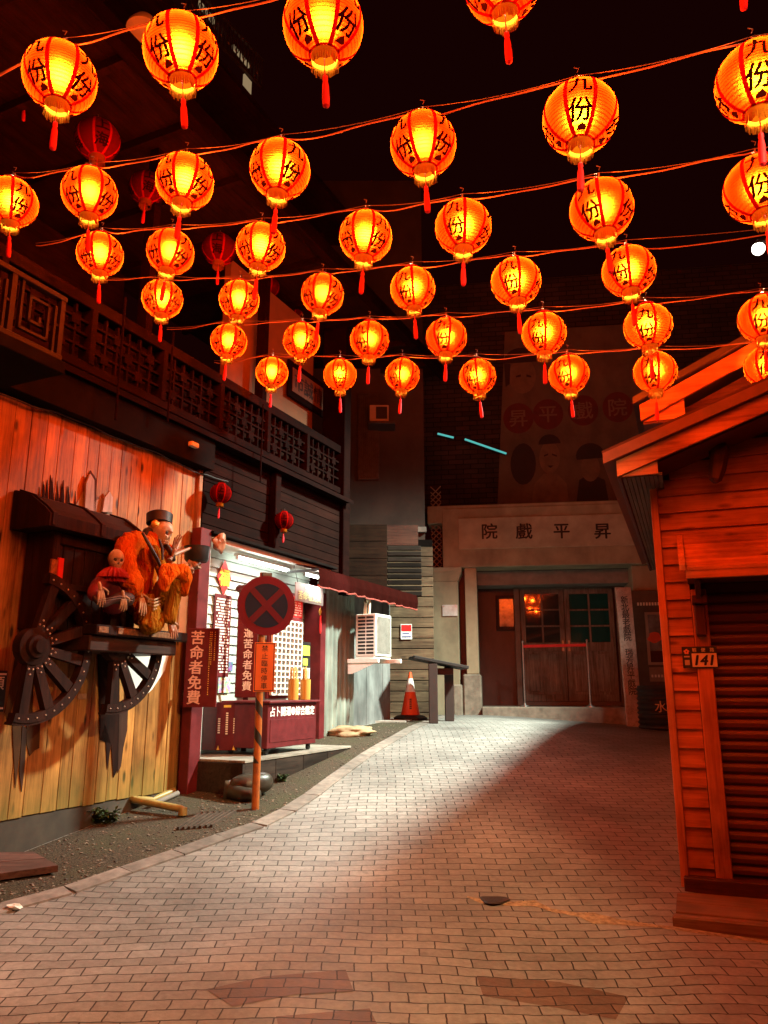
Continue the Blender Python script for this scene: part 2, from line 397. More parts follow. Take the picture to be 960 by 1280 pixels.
solo('mortar_streak', None, None, ribbon([(584, 1122, 1), (600, 1127, 3), (640, 1131, 2.5), (668, 1130, 3.5), (690, 1139, 2), (722, 1144, 2.5), (742, 1149, 7), (770, 1153, 4), (820, 1159, 2), (870, 1165, 2.5), (958, 1178, 3), (1010, 1187, 2)], .004), stn, kind='structure')
mh = MB(); c = G(618, 1126); mh.lathe([(.001, .006), (.09, .006), (.1, .0)], 20, (c.x, c.y, c.z + .004), wob=lambda t, j: 1 + .12 * math.sin(3 * t + 1))
solo('iron_cover', 'small dark iron cover set in the pavers amid the orange mortar streak', 'cover', mh, plain('rust_iron', (.03, .02, .015), .6, .4, 30, bump=.5), base=tuple(c))
# ---------------------------------------------------------------- lanterns
LR = .2
pm = NT('glowing_lantern_paper')
sp = pm.n('SeparateXYZ'); pm.L.new(pm.tc.outputs['Object'], sp.inputs[0])
wv = pm.math('SINE', pm.math('MULTIPLY', sp.outputs[2], 2 * math.pi / .0165)); band = pm.ramp(pm.math('MULTIPLY_ADD', wv, .5, .5), [(.0, .3), (.4, 1.0)])
fib = pm.ramp(pm.noise(pm.map((1, 1, 1)), 14, 3), [(.3, .92), (.7, 1.06)]); band = pm.math('MULTIPLY', band, fib)
zt = pm.n('MapRange'); pm.L.new(sp.outputs[2], zt.inputs[0]); zt.inputs[1].default_value = -.2; zt.inputs[2].default_value = .2
oi = pm.n('ObjectInfo'); band = pm.math('MULTIPLY', band, pm.math('MULTIPLY_ADD', oi.outputs['Random'], .5, .68))
tl = pm.n('BsdfTranslucent'); pm.L.new(pm.mix(1.0, (.085, .0019, .00004), band, 'MULTIPLY'), tl.inputs[0])
rf = pm.n('BsdfRefraction'); pm.L.new(pm.mix(1.0, (.13, .0155, .0005), band, 'MULTIPLY'), rf.inputs['Color']); rf.inputs['Roughness'].default_value = .72; rf.inputs['IOR'].default_value = 1.3
tr = pm.n('BsdfTransparent'); tr.inputs[0].default_value = (1, .118, .014, 1)
m1 = pm.n('MixShader'); m1.inputs[0].default_value = .42; pm.L.new(tl.outputs[0], m1.inputs[1]); pm.L.new(rf.outputs[0], m1.inputs[2])
m2 = pm.n('MixShader'); m2.inputs[0].default_value = .2; pm.L.new(m1.outputs[0], m2.inputs[1]); pm.L.new(tr.outputs[0], m2.inputs[2]); pm.L.new(m2.outputs[0], pm.out.inputs[0])
M['paper'] = pm.m
def thin(name, dif, tra, k=.5):
    t = NT(name); d = t.n('BsdfDiffuse'); d.inputs[0].default_value = (*dif, 1); l = t.n('BsdfTranslucent'); l.inputs[0].default_value = (*tra, 1)
    x = t.n('MixShader'); x.inputs[0].default_value = k; t.L.new(d.outputs[0], x.inputs[1]); t.L.new(l.outputs[0], x.inputs[2]); t.L.new(x.outputs[0], t.out.inputs[0]); return t.m
M['rib'] = thin('red_lantern_rib', (.5, .008, .005), (.03, .0004, .0002))
M['ink'] = thin('black_ink', (.02, .003, .002), (.002, .0001, .00004), .25)
M['leaf'] = thin('brown_leaf_print', (.06, .015, .006), (.005, .0006, .0001), .4)
M['fringe'] = thin('gold_fringe', (.5, .16, .012), (.012, .0028, .0001), .6)
M['tassel'] = plain('red_tassel', (.6, .01, .03), .7, .2, 60, (1, 1, .1), bump=.3, grime=0)
M['unlit'] = thin('unlit_red_paper', (.1, .004, .004), (.05, .002, .002), .3)
def sphz(a): return (LR * math.cos(a), LR * .95 * math.sin(a))
def onsphere(lon, lat, k=1.0):
    r, z = sphz(lat); return Vector((r * k * math.sin(lon), -r * k * math.cos(lon), z * k))
def shell_mb():
    mb = MB(); n = 46; prof = []
    for i in range(n + 1):
        a = R_(-70 + 140 * i / n); r, z = sphz(a); k = 1 + (.006 if i % 2 else -.004)
        prof.append((r * k, z * k))
    return mb.lathe(prof, 48)
def ribs_mb(k=1.012):
    mb = MB()
    for j in range(8):
        lon = R_(22.5 + 45 * j); w_ = .011 / LR
        for i in range(20):
            a0, a1 = R_(-70 + 140 * i / 20), R_(-70 + 140 * (i + 1) / 20)
            q = [onsphere(lon + sg * w_ / max(.4, math.cos(a)) , a, k) for a, sg in ((a0, -1), (a0, 1), (a1, 1), (a1, -1))]
            mb.add(q, [(0, 1, 2, 3)])
    mb.lathe([(LR * .345, -LR * .892), (LR * .39, -LR * .885), (LR * .39, -LR * .86)], 32)
    return mb
def wrap(mb, body, lon, lat, size, weight=.02, k=1.02, rot=0):
    vs, fs, dim = text_data(body, 0.0)
    for n_, (ax, ay) in enumerate(((-weight, 0), (weight, 0), (0, weight), (0, -weight))):
        t = bmesh.new(); b = [t.verts.new((v + Vector((ax, ay, 0))) * size) for v in vs]
        for f in fs:
            try: t.faces.new([b[i] for i in f])
            except ValueError: pass
        bmesh.ops.triangulate(t, faces=list(t.faces)); bmesh.ops.subdivide_edges(t, edges=[e for e in t.edges if e.calc_length() > .02], cuts=1)
        for v in t.verts:
            la = lat + v.co.y / LR; v.co = onsphere(lon + v.co.x / LR / math.cos(la), la, k + n_ * .0015)
        mb.merge(t)
def letter_mb(chars=('九', '份')):
    mb = MB()
    for j in range(4):
        for i, ch in enumerate(chars): wrap(mb, ch, R_(90 * j), R_(12 - 43 * i), .126, .024)
    return mb
def leaf_mb():
    mb = MB()
    for j in range(4):
        lon = R_(90 * j); pts = [(-.16, -61), (.18, -60), (.2, -56), (.05, -49), (-.09, -55)]
        mb.add([onsphere(lon + a * 1.4, R_(b), 1.018) for a, b in pts], [(0, 1, 2, 3, 4)])
    return mb
def tassel_mb():
    mb = MB(); z = -LR * .95
    mb.tube([(0, 0, z + .06), (0, 0, z - .10)], .0025, 6)
    mb.lathe([(.004, z - .10), (.012, z - .108), (.014, z - .125), (.011, z - .135), (.016, z - .16), (.019, z - .235), (.017, z - .275), (.006, z - .285)], 12, cap0=True, cap1=True, wob=lambda t, j: 1 + .08 * math.sin(6 * t))
    return mb
def fringe_mb():
    mb = MB(); z = -LR * .885; n = 36
    mb.lathe([(LR * .33, z), (LR * .335, z - .028)], n); 
    for k in range(n):
        a0 = 2 * math.pi * k / n; a1 = 2 * math.pi * (k + .86) / n; r0 = LR * .335; r1 = LR * (.34 + random.uniform(-.02, .03)); zz = z - .028; ze = z - .066 - random.uniform(0, .014)
        mb.add([(r0 * math.cos(a0), r0 * math.sin(a0), zz), (r0 * math.cos(a1), r0 * math.sin(a1), zz), (r1 * math.cos(a1), r1 * math.sin(a1), ze), (r1 * math.cos(a0), r1 * math.sin(a0), ze)], [(0, 1, 2, 3)])
    mb.lathe([(.004, z - .006), (LR * .3, z - .006)], 24)
    return mb
def ring_mb():
    mb = MB(); z = LR * .885
    mb.lathe([(LR * .36, z - .012), (LR * .375, z), (LR * .36, z + .016), (LR * .3, z + .018), (.006, z + .019)], 32); return mb
def bail_mb():
    mb = MB(); z = LR * .9
    mb.tube([(LR * .34 * math.cos(a), 0, z + LR * .3 * math.sin(a)) for a in [math.pi * i / 12 for i in range(13)]], .0028, 6)
    mb.tube([(0, 0, z + LR * .3), (0, 0, z + LR * .3 + .03)], .006, 6); return mb
def make_lantern(lit):
    t = thing('paper_lantern', 'x', 'lantern')
    part('paper_shell', shell_mb(), M['paper' if lit else 'unlit'], t, True)
    part('ribs', ribs_mb(), M['rib'], t); 
    part('lettering', letter_mb() if lit else letter_mb(('上', '海')), M['ink'], t)
    if lit: part('leaf_print', leaf_mb(), M['leaf'], t)
    part('top_ring', ring_mb(), M['rib'], t, True); part('fringe', fringe_mb(), M['fringe'], t); part('tassel', tassel_mb(), M['tassel'], t, True); part('hanging_bail', bail_mb(), M['darkmetal'], t)
    if lit:
        l = bpy.data.lights.new('bulb', 'POINT'); l.energy = LANTERN_W; l.shadow_soft_size = .042; l.color = (1, .78, .4)
        o = bpy.data.objects.new('bulb', l); o.location = (0, 0, .012); o.parent = t; COL.objects.link(o); BASE[o.name] = Vector()
    return t
ORD = ['first', 'second', 'third', 'fourth', 'fifth', 'sixth', 'seventh', 'eighth']
ROWS = [('nearest, highest', [(75, 97, 88, 45), (226, 65, 92, 45), (404, 32, 100, 42), (628, -22, 96, 20), (927, -77, 97, 10)]),
        ('second', [(14, 253, 63, 22), (112, 242, 67, 45), (231, 227, 71, 44), (350, 212, 75, 30), (529, 181, 82, 44), (725, 147, 92, 3), (947, 102, 100, 6)]),
        ('third', [(125, 318, 56, 45), (213, 315, 58, 40), (326, 309, 61, 44), (457, 296, 66, 40), (579, 284, 70, -18), (752, 262, 78, -26), (950, 236, 86, 0)]),
        ('fourth', [(203, 374, 50, 46), (299, 375, 50, 42), (403, 368, 53, 44), (516, 361, 56, -24), (645, 352, 62, -14), (786, 339, 65, -22)]),
        ('fifth', [(286, 427, 45, 42), (377, 426, 46, 38), (462, 425, 49, -28), (558, 422, 51, -12), (680, 417, 55, -18), (810, 408, 59, -4), (955, 398, 61, -6)]),
        ('farthest, lowest', [(340, 466, 40, 44), (425, 469, 41, -2), (503, 469, 43, -30), (597, 471, 46, -26), (711, 468, 50, -18), (819, 465, 53, -12), (958, 458, 53, 0)])]
LANTERN_W = 235; STREET_W = 14000; WARM_W = 1900; KIOSK_W = 90
proto = None
def put(src, p, label, group, face):
    global proto
    o = copy_tree(src)
    az = math.atan2(p.x, p.y)
    o.location = p; o.rotation_euler = (R_(random.uniform(-5, 5)), R_(random.uniform(-5, 5)), -az + R_(face)); o['label'] = label; o['group'] = group
    return o
lit0 = make_lantern(True); dark0 = make_lantern(False)
ROWP = []
for name, items in ROWS:
    ps = []
    for i, (u, v, wd, face) in enumerate(items):
        d = ray(u, v); k = F * .4 / wd; fwd = Vector((0, CT, ST)); p = Vector((0, 0, CH)) + d * (k / d.dot(fwd)); ps.append(p)
        pos = ORD[i] + ' from the left' if i < len(items) - 1 else 'rightmost'
        put(lit0, p, f'glowing red and yellow paper lantern, {pos} on the {name} string', 'lit lanterns on the strings across the lane', face)
    ROWP.append(ps)
# the strings go on over the photographer's head
for r, (y, z) in enumerate([(2.6, 4.75), (.9, 4.7), (-.9, 4.6)]):
    ps = [Vector((-2.3 + 1.25 * i + .2 * r, y + .04 * i, z + .1 * i - .02 * (i - 2) ** 2 + .1)) for i in range(5)]
    for i, p in enumerate(ps): put(lit0, p, f'glowing paper lantern above the photographer, {ORD[i]} from the left on {["the first", "the second", "the third"][r]} overhead string', 'lit lanterns overhead', 20 * i)
    ROWP.append(ps)
for o in (lit0,):
    for ch in list(o.children): bpy.data.objects.remove(ch)
    bpy.data.objects.remove(o)
for n, (u, v, wd, face, lab) in enumerate([(30, 103, 46, 0, 'unlit red lantern half hidden behind the first lit lantern at upper left'), (122, 175, 54, 10, 'large unlit red lantern alone in the dark at upper left'), (184, 236, 44, 5, 'unlit red lantern partly behind a lit lantern of the second string'),
        (274, 312, 42, -8, 'unlit red lantern between two lit lanterns of the third string'), (333, 360, 33, 0, 'unlit red lantern behind the fourth string near the eave'), (364, 388, 30, 0, 'farthest small unlit red lantern under the upper eave'),
        (276, 617, 27, 0, 'small unlit red lantern under the eave beside the plank wall'), (355, 651, 23, 0, 'small unlit red lantern hanging above the kiosk tube light')]):
    d = ray(u, v); k = F * (.4 if n < 6 else .26) / wd; p = Vector((0, 0, CH)) + d * (k / d.dot(Vector((0, CT, ST))))
    if n >= 6: p = LF.M @ LF.hit(u, v, .22)
    o = put(dark0, p, lab, 'unlit red lanterns along the left building', face)
    if n >= 6: o.scale = (.6,) * 3
for ch in list(dark0.children): bpy.data.objects.remove(ch)
bpy.data.objects.remove(dark0)
for r, ps in enumerate(ROWP):
    t = thing('lantern_string', f'pale wire and cable carrying the {(ROWS[r][0] if r < 6 else ["first overhead", "second overhead", "third overhead"][r - 6])} row of lit lanterns', 'cable', W, tuple(ps[0]), 'lantern strings across the lane')
    top = [p + Vector((0, 0, LR * 1.2 + .03)) for p in ps]
    a = top[0] + (top[0] - top[1]) * (1.2 if r in (0, 1) else 1.0 if r == 2 else .9); b = top[-1] + (top[-1] - top[-2]) * 2.2
    if r < 6: a.z = top[0].z + (-.02 if r else -.25)
    pts = [a] + top + [b]; wire = []; cab = []
    for i in range(len(pts) - 1):
        p, q = pts[i], pts[i + 1]; sg = random.uniform(.05, .1) * (q - p).length; dx = random.uniform(.25, .55)
        for k in range(16):
            f = k / 16; wire.append(p.lerp(q, f) + Vector((0, 0, -.03 * 4 * f * (1 - f))))
            cab.append(p.lerp(q, f) + Vector((.006 * math.sin(f * 9 + i), .01, -.02 - sg * (math.sin(math.pi * f ** dx) ** 1.5) * .55 + .005 * math.sin(f * 11 + i * 2))))
    part('suspension_wire', MB().tube(wire, .0022, 6), M['wire'], t, True); cb = part('power_cable', MB().tube(cab, .0048, 6), M['cable'], t, True)
    ties = MB()
    for p in top[:]: ties.tube([p + Vector((0, 0, .02)), p + Vector((.01, 0, .045)), p + Vector((-.015, 0, .05))], .003, 5); ties.tube([p + Vector((0, 0, 0)), p + Vector((0, .01, -.03))], .006, 6)
    part('cable_ties', ties, M['wire'], t)
# ---------------------------------------------------------------- left side: plank wall
def rectL(u0, v0, u1, v1, off):
    um, vm_ = (u0 + u1) / 2, (v0 + v1) / 2
    return LF.hit(u0, vm_, off).x, LF.hit(u1, vm_, off).x, LF.hit(um, v1, off).z, LF.hit(um, v0, off).z
def rectW(u0, v0, u1, v1, Y):
    um, vm_ = (u0 + u1) / 2, (v0 + v1) / 2
    return at(u0, vm_, Y).x, at(u1, vm_, Y).x, at(um, v1, Y).z, at(um, v0, Y).z
def polyL(pts, off): return [(LF.hit(u, v, off).x, LF.hit(u, v, off).z) for u, v in pts]
pine = wood('varnished_pine', (.2, .075, .016), (.52, .235, .06), 'z', .3, .5, 1.0, 60, .3, (.1, .22, (.15, .15, .04)))
t = thing('plank_wall', 'tall orange pine plank wall carrying the skeleton cart at left', 'wall', LF, (0, 0, .62))
mb = MB(); s = -3.6
while s < 2.1:
    w_ = random.uniform(.13, .185); mb.box(s, min(s + w_ - .004, 2.1), random.uniform(-.003, .002), .03, .622 + random.uniform(-.012, .004), 3.97, bev=.003); s += w_
part('planks', mb, pine, t)
part('end_post', MB().box(2.105, 2.17, -.04, .3, .45, 4.0, bev=.006), wood('tan_post', (.22, .1, .04), (.42, .22, .1), 'z', .1, stain=(.9, .4, (.15, .13, .05))), t)
part('pale_end_strip', MB().box(2.172, 2.215, -.03, .28, .5, 3.2), M['cream'], t)
part('skirting', MB().box(-3.6, 2.1, .012, .2, .1, .615), plain('dark_skirting', (.05, .04, .03), .85, .4, 4, bump=.4, grime=.6), t)
part('backing', MB().box(-3.6, 2.1, .032, .3, .6, 3.96), M['blacktarp'], t)
tearm = [plain('tear_and_glow_paint_%d' % i, c, .85, .5, 9, (1, 1, .2), bump=.2, spec=.08) for i, c in enumerate([(.02, .007, .005), (.07, .03, .014), (.05, .025, .018), (.3, .25, .2)])]
tears_and_glow = {0: [[(55, 655), (62, 640), (72, 648), (84, 640), (98, 650), (110, 640), (120, 650), (122, 800), (90, 830), (60, 820), (44, 760), (48, 700)],
             [(122, 816), (150, 812), (149, 900), (147, 962), (142, 972), (139, 930), (134, 962), (131, 905), (125, 925), (127, 870)]],
         1: [[(46, 660), (56, 640), (60, 700), (48, 740), (42, 800), (40, 880), (44, 930), (38, 934), (34, 890), (28, 868), (20, 866), (10, 905), (6, 890), (14, 850), (22, 830), (28, 770), (36, 725)],
             [(20, 860), (27, 868), (26, 930), (22, 960), (19, 985), (17, 940), (15, 900)], [(33, 893), (50, 893), (49, 935), (43, 938), (37, 945), (33, 930)]],
         2: [[(149, 888), (160, 884), (159, 912), (154, 935), (151, 958), (147, 966)], [(28, 905), (33, 912), (31, 955), (27, 990), (24, 965)], [(106, 640), (119, 640), (121, 600), (113, 588), (107, 600)]],
         3: [[(92, 636), (104, 614), (112, 630), (126, 622), (140, 640), (140, 660), (92, 660)]]}  # last entry is pale: light on the wall above the cart, painted in
for k, pl in tears_and_glow.items():
    for i, p in enumerate(pl):
        part('painted_tear_and_glow', MB().prism(polyL(p, .008), -.008 - .0012 * k - .0006 * i, -.004), tearm[k], t)
rs_ = random.Random(11)
for k in range(3):
    mb = MB()
    for i in range(18):
        x = 36 + 66 * rs_.random(); top = 582 + abs(x - 63) * (1.1 if x > 63 else 1.9) + rs_.uniform(0, 45); w_ = rs_.uniform(1.2, 3.4); l_ = rs_.uniform(-2, 2); yb = 690 if x > 60 else rs_.uniform(720, 790)
        mb.prism(polyL([(x - w_, yb), (x - w_ * .8 + l_, top + 24), (x + l_ * 1.6, top), (x + w_ * .7 + l_, top + 20), (x + w_, yb)], .0075), -.0095 - .0006 * k - .00003 * i, -.004)
    part('painted_bristles', mb, tearm[(0, 1, 0)[k]], t)
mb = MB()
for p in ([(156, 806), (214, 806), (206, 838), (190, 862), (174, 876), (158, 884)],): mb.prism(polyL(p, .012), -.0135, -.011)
part('painted_light_patch', mb, M['white'], t)  # white patch paints in the white light between the wheel spokes
mb = MB(); mb.prism(polyL([(106, 640), (108, 604), (113, 592), (118, 600), (118, 640)], .05), -.05, -.03); mb.prism(polyL([(128, 640), (131, 622), (137, 614), (141, 622), (140, 640)], .05), -.052, -.03)
part('broken_slats', mb, wood('grey_slat', (.3, .24, .2), (.5, .42, .36), 'z', .2), t)
mb = MB(); s0, s1, z0, z1 = rectL(206, 690, 226, 800, .02); mb.box(1.93, 2.1, -.02, -.006, z0, z1); part('painted_light_board', mb, M['white'], t)  # added board, white to stand for kiosk light washing the planks
mb = MB(); s0, s1, z0, z1 = rectL(97, 867, 108, 874, .01); mb.box(s0, s1, -.014, -.004, z0, z1, bev=.003); part('small_plaque', mb, M['bone'], t)
# drooping cable along the wall top
pts = []
for i in range(60):
    q = i / 59; pts.append((-1.5 + 4.1 * q, -.06, 3.945 - .012 * math.sin(q * 9) - .012 * math.sin(q * 23 + 1) - .006 * math.sin(q * 61)))
solo('wall_cable', 'thin black cable drooping along the top edge of the plank wall', 'cable', MB().tube(pts, .008, 6), M['black'], LF, pts[0], smooth=True)
s0, s1, z0, z1 = rectL(-14, 838, 7, 890, .03)
t = thing('wall_sign', 'black framed sign cut by the left picture edge on the plank wall', 'sign', LF, (s0, 0, z0))
part('panel', MB().box(s0, s1, -.03, -.006, z0, z1), M['black'], t)
part('frame_edge', MB().box(s0, s1 - .01, -.034, -.03, z1 - .035, z1 - .02).box(s0, s1 - .01, -.034, -.03, z0 + .02, z0 + .035), M['white'], t)
part('lettering', MB().text('頂', face_m(s1 - .075, -.032, (z0 + z1) / 2 + .06), .11), M['white'], t)
# ---------------------------------------------------------------- the cart
CO = .42
c1 = LF.hit(44, 808, CO); c2 = LF.hit(148, 806, CO)
t = thing('skeleton_cart', 'dark wooden cart with two spoked half wheels bursting out of the plank wall', 'cart', LF, (.6, 0, 1.4))
b0 = LF.hit(68, 700, .34); b1 = LF.hit(166, 785, .34)
zt = LF.hit(120, 672, .4).z; zb = LF.hit(170, 802, .5).z; bench_z = LF.hit(172, 786, .5).z
mb = MB(); 
for i in range(8):
    a = b0.x + (b1.x - b0.x) * i / 8; mb.box(a + .003, a + (b1.x - b0.x) / 8 - .003, -.3, -.01, bench_z - .05, zt, bev=.004)
mb.box(b0.x - .02, b0.x + .05, -.34, -.02, bench_z - .05, zt, bev=.008); mb.box(b1.x - .05, b1.x + .02, -.34, -.02, bench_z - .05, zt, bev=.008); mb.box(b0.x + .05, b1.x - .05, -.325, -.02, zt - .1, zt - .005, bev=.006); mb.box(b0.x + .05, b1.x - .05, -.325, -.302, bench_z + .28, bench_z + .33, bev=.004)
part('cart_box', mb, M['cartwood'], t)
r0 = LF.hit(60, 672, .45).x; r1 = LF.hit(182, 660, .45).x
pr = [(-.45, zt), (-.45, zt + .1), (-.38, zt + .16), (-.22, zt + .27), (-.04, zt + .33), (-.01, zt + .33), (-.01, zt)]
mb = MB().prism(pr, r0, r1, axis='x'); 
for x in (r0 + .02, (r0 + r1) / 2, r1 - .05):
    mb.prism([(y - (.012 if y > -.4 else .012), z + .012) for y, z in pr[:5]] + [(-.04, zt + .2), (-.43, zt + .05)], x, x + .04, axis='x')
part('cart_roof', mb, M['cartwood'], t)
a0 = LF.hit(113, 794, .5).x; a1 = LF.hit(234, 794, .55).x
part('bench', MB().box(a0, a1, -.56, -.012, zb + .03, bench_z, bev=.008), M['cartwood'], t)
part('axle_beam', MB().box(a0, a1 - .08, -.5, -.02, zb - .1, zb + .028, bev=.01), M['darkwood'], t)
mb = MB(); carv = plain('worn_brass', (.22, .085, .03), .5, .6, 30, bump=.8, metal=.3)
for x0, x1 in ((a0 + .02, a0 + .13), (a0 + .24, a0 + .62), (a0 + .64, a1 - .22)): mb.box(x0, x1, -.568, -.561, zb + .045, bench_z - .015, bev=.003)
mb.box(b1.x - .16, b1.x - .06, -.348, -.341, zt - .2, zt - .06, bev=.003)
part('carved_plates', mb, carv, t)
part('red_book', MB().box(b0.x + .02, b0.x + .075, -.37, -.345, bench_z + .3, bench_z + .52, bev=.004), M['red'], t)
part('orange_book', MB().box(b0.x - .05, b0.x + .012, -.37, -.345, bench_z + .28, bench_z + .5, bev=.004), carv, t)
def half_wheel(c, a0d, a1d, cut, Rw, name_parent):
    mb = MB(); yo = -CO; n = 30; ri = Rw - .085
    def P(a, r, y): return (c.x + r * math.cos(a), y, c.z + r * math.sin(a))
    for (r_in, r_out, y0, y1) in ((ri, Rw - .02, yo, yo + .075), (Rw - .02, Rw, yo + .008, yo + .09)):
        for i in range(n):
            A, B = R_(a0d + (a1d - a0d) * i / n), R_(a0d + (a1d - a0d) * (i + 1) / n)
            vs = [P(A, r_in, y0), P(B, r_in, y0), P(B, r_out, y0), P(A, r_out, y0), P(A, r_in, y1), P(B, r_in, y1), P(B, r_out, y1), P(A, r_out, y1)]
            mb.add(vs, [(0, 1, 2, 3), (7, 6, 5, 4), (0, 4, 5, 1), (2, 6, 7, 3), (3, 7, 4, 0), (1, 5, 6, 2)])
    w = part('wheel', mb, M['cartwood'], name_parent)
    sp_ = MB(); st = MB(); k = max(3, round(abs(a1d - a0d) / 25))
    for i in range(k):
        a = R_(a0d + 9 + (a1d - a0d - 18) * i / (k - 1)); u_ = Vector((math.cos(a), 0, math.sin(a))); v_ = Vector((-math.sin(a), 0, math.cos(a))); cc = Vector((c.x, yo + .04, c.z))
        q = [cc + u_ * .11 + v_ * .034, cc + u_ * .11 - v_ * .034, cc + u_ * (ri + .004) - v_ * .042, cc + u_ * (ri + .004) + v_ * .042]
        sp_.add([p + Vector((0, -.03, 0)) for p in q] + [p + Vector((0, .03, 0)) for p in q], [(0, 1, 2, 3), (7, 6, 5, 4), (0, 4, 5, 1), (1, 5, 6, 2), (2, 6, 7, 3), (3, 7, 4, 0)])
        for rr, dv in ((.17, .02), (.17, -.02), (.21, 0)): 
            p = cc + u_ * rr + v_ * dv; st.blob((p.x, yo - .012 + (.02), p.z), .009, sub=1, amp=0)
    m_ = max(6, round(abs(a1d - a0d) / 9))
    for i in range(m_):
        a = R_(a0d + 4 + (a1d - a0d - 8) * i / (m_ - 1)); p = P(a, Rw - .05, yo - .002); st.blob(p, .008, sub=1, amp=0)
    part('spokes', sp_, M['cartwood'], w)
    h = MB(); n2 = 18
    Mh = Matrix.Translation((c.x, 0, c.z)) @ Matrix.Rotation(math.pi / 2, 4, 'X')
    h.lathe([(.001, -yo + .07), (.05, -yo + .07), (.06, -yo + .04), (.085, -yo + .035), (.095, -yo + .01), (.14, -yo - .0), (.14, -yo - .08)], 24, M=Mh)
    part('hub', h, M['cartwood'], w, True); part('studs', st, plain('pewter_stud', (.6, .5, .42), .35, .1, 9, metal=.5, bump=0, grime=0), w)
half_wheel(c1, -103, 82, .1, .585, t)
half_wheel(c2, -98, 8, .1, .585, t)
# ---------------------------------------------------------------- skeletons
def q(u, v, off): return LF.hit(u, v, off)
robe_m = cloth('orange_robe', (.5, .085, .002)); trou_m = cloth('ochre_trousers', (.26, .1, .006))
def skull_mb(c, r, yaw, pitch=0.0):
    mb = MB(); tb = bmesh.new(); bmesh.ops.create_uvsphere(tb, u_segments=36, v_segments=26, radius=1)
    def gs(p, a, b): return math.exp(-(((p.x - a[0]) / b[0]) ** 2 + ((p.z - a[1]) / b[1]) ** 2))
    for v in tb.verts:
        p = v.co.copy(); fr = max(0, -p.y)
        x, y, z = p.x * .78, p.y * .95, p.z
        if z < 0: x *= 1 + .34 * z; y = y * (1 + .25 * z) - .12 * (-z) * (p.y < 0.3); z *= 1.18
        if p.y < 0:
            dn = .34 * (gs(p, (.36, -.05), (.2, .19)) + gs(p, (-.36, -.05), (.2, .19))) + .26 * gs(p, (0, -.36), (.1, .14)) + .12 * gs(p, (0, -.66), (.3, .035))
            up = .12 * (gs(p, (.5, -.3), (.18, .1)) + gs(p, (-.5, -.3), (.18, .1))) + .1 * gs(p, (0, .13), (.5, .09)) + .08 * gs(p, (0, -.75), (.3, .12))
            dn += .14 * (gs(p, (.5, -.6), (.14, .16)) + gs(p, (-.5, -.6), (.14, .16)))
            y += dn - up
        v.co = Vector((x, y, z)) * r
    return mb.merge(tb, Matrix.Translation(c) @ Matrix.Rotation(yaw, 4, 'Z') @ Matrix.Rotation(pitch, 4, 'X'))
def sockets_mb(c, r, yaw, pitch=0.0):
    Ms = Matrix.Translation(c) @ Matrix.Rotation(yaw, 4, 'Z') @ Matrix.Rotation(pitch, 4, 'X'); mb = MB()
    for x in (-.28, .28): mb.blob((x * r, -.66 * r, -.06 * r), r * .2, sub=2, amp=.05, sc=(1.05, .55, 1), M=Ms)
    mb.blob((0, -.74 * r, -.42 * r), r * .08, sub=2, amp=.05, sc=(.9, .6, 1.4), M=Ms)
    return mb
def teeth_mb(c, r, yaw, pitch=0.0):
    Ms = Matrix.Translation(c) @ Matrix.Rotation(yaw, 4, 'Z') @ Matrix.Rotation(pitch, 4, 'X'); mb = MB()
    for row in (-.70, -.83):
        for i in range(7):
            a = (i - 3) * .17; mb.box(a * r * .62 - .035 * r, a * r * .62 + .035 * r, (-.86 + .3 * abs(a) ** 1.5) * r, (-.7 + .3 * abs(a)) * r, (row - .055) * r, (row + .055) * r, Ms, .01 * r)
    return mb
def hand_mb(wrist, dirv, side, spread=.9, L_=.17, curl=.6, r=.0085):
    """bony hand: wrist point, pointing direction, side vector (towards the thumb)"""
    wv_ = Vector(wrist); d = Vector(dirv).normalized(); sd = Vector(side); sd = (sd - d * sd.dot(d)).normalized(); nrm = d.cross(sd)
    if nrm.z < 0: nrm = -nrm
    ch = [[(wv_ - d * .05, .013), (wv_, .016), (wv_ + d * L_ * .22, .02)]]; root = wv_ + d * L_ * .22
    mbs = skin(ch, 1)
    for k, (o_, ln) in enumerate(((.032, .92), (.011, 1.05), (-.011, 1.0), (-.032, .8))):
        b = root + sd * o_ * .5 - d * .01; dd = (d + sd * o_ * 5 * spread).normalized(); p = [(b, r * 1.1)]; cur = b + dd * L_ * .24; p.append((cur, r * 1.15))
        for j in range(3):
            dd = (dd - nrm * curl * .45).normalized(); cur = cur + dd * L_ * ln * (.26, .2, .15)[j]; p.append((cur, r * (.95, .85, .55)[j]))
        f = skin([p], 1); mbs.add([v.co.copy() for v in f.bm.verts], [[v.index for v in fc.verts] for fc in (f.bm.verts.index_update() or f.bm.faces)])
    b = wv_ + sd * .012; dd = (d * .6 + sd).normalized(); p = [(b, r * 1.2), (b + dd * L_ * .25, r * 1.2), (b + dd * L_ * .25 + (dd - nrm * .4).normalized() * L_ * .2, r), (b + dd * L_ * .25 + (dd + d - nrm * .8).normalized() * L_ * .36, r * .6)]
    f = skin([p], 1); f.bm.verts.index_update(); mbs.add([v.co.copy() for v in f.bm.verts], [[v.index for v in fc.verts] for fc in f.bm.faces])
    return mbs
t = thing('seated_skeleton', 'large skeleton in an orange robe and black hat sitting on the cart bench', 'skeleton figure', LF, tuple(q(178, 788, .4)))
hs = .006
torso = skin([[(q(180, 774, .40), .15), (q(176, 742, .40), .14), (q(178, 708, .40), .135), (q(184, 682, .42), .10), (q(192, 668, .44), .05)],
              [(q(184, 682, .42), .1), (q(165, 676, .44), .09), (q(154, 696, .52), .085), (q(156, 720, .58), .085), (q(167, 740, .62), .075), (q(175, 748, .64), .05)],
              [(q(184, 682, .42), .1), (q(204, 688, .46), .08), (q(213, 704, .50), .06)]], 3)
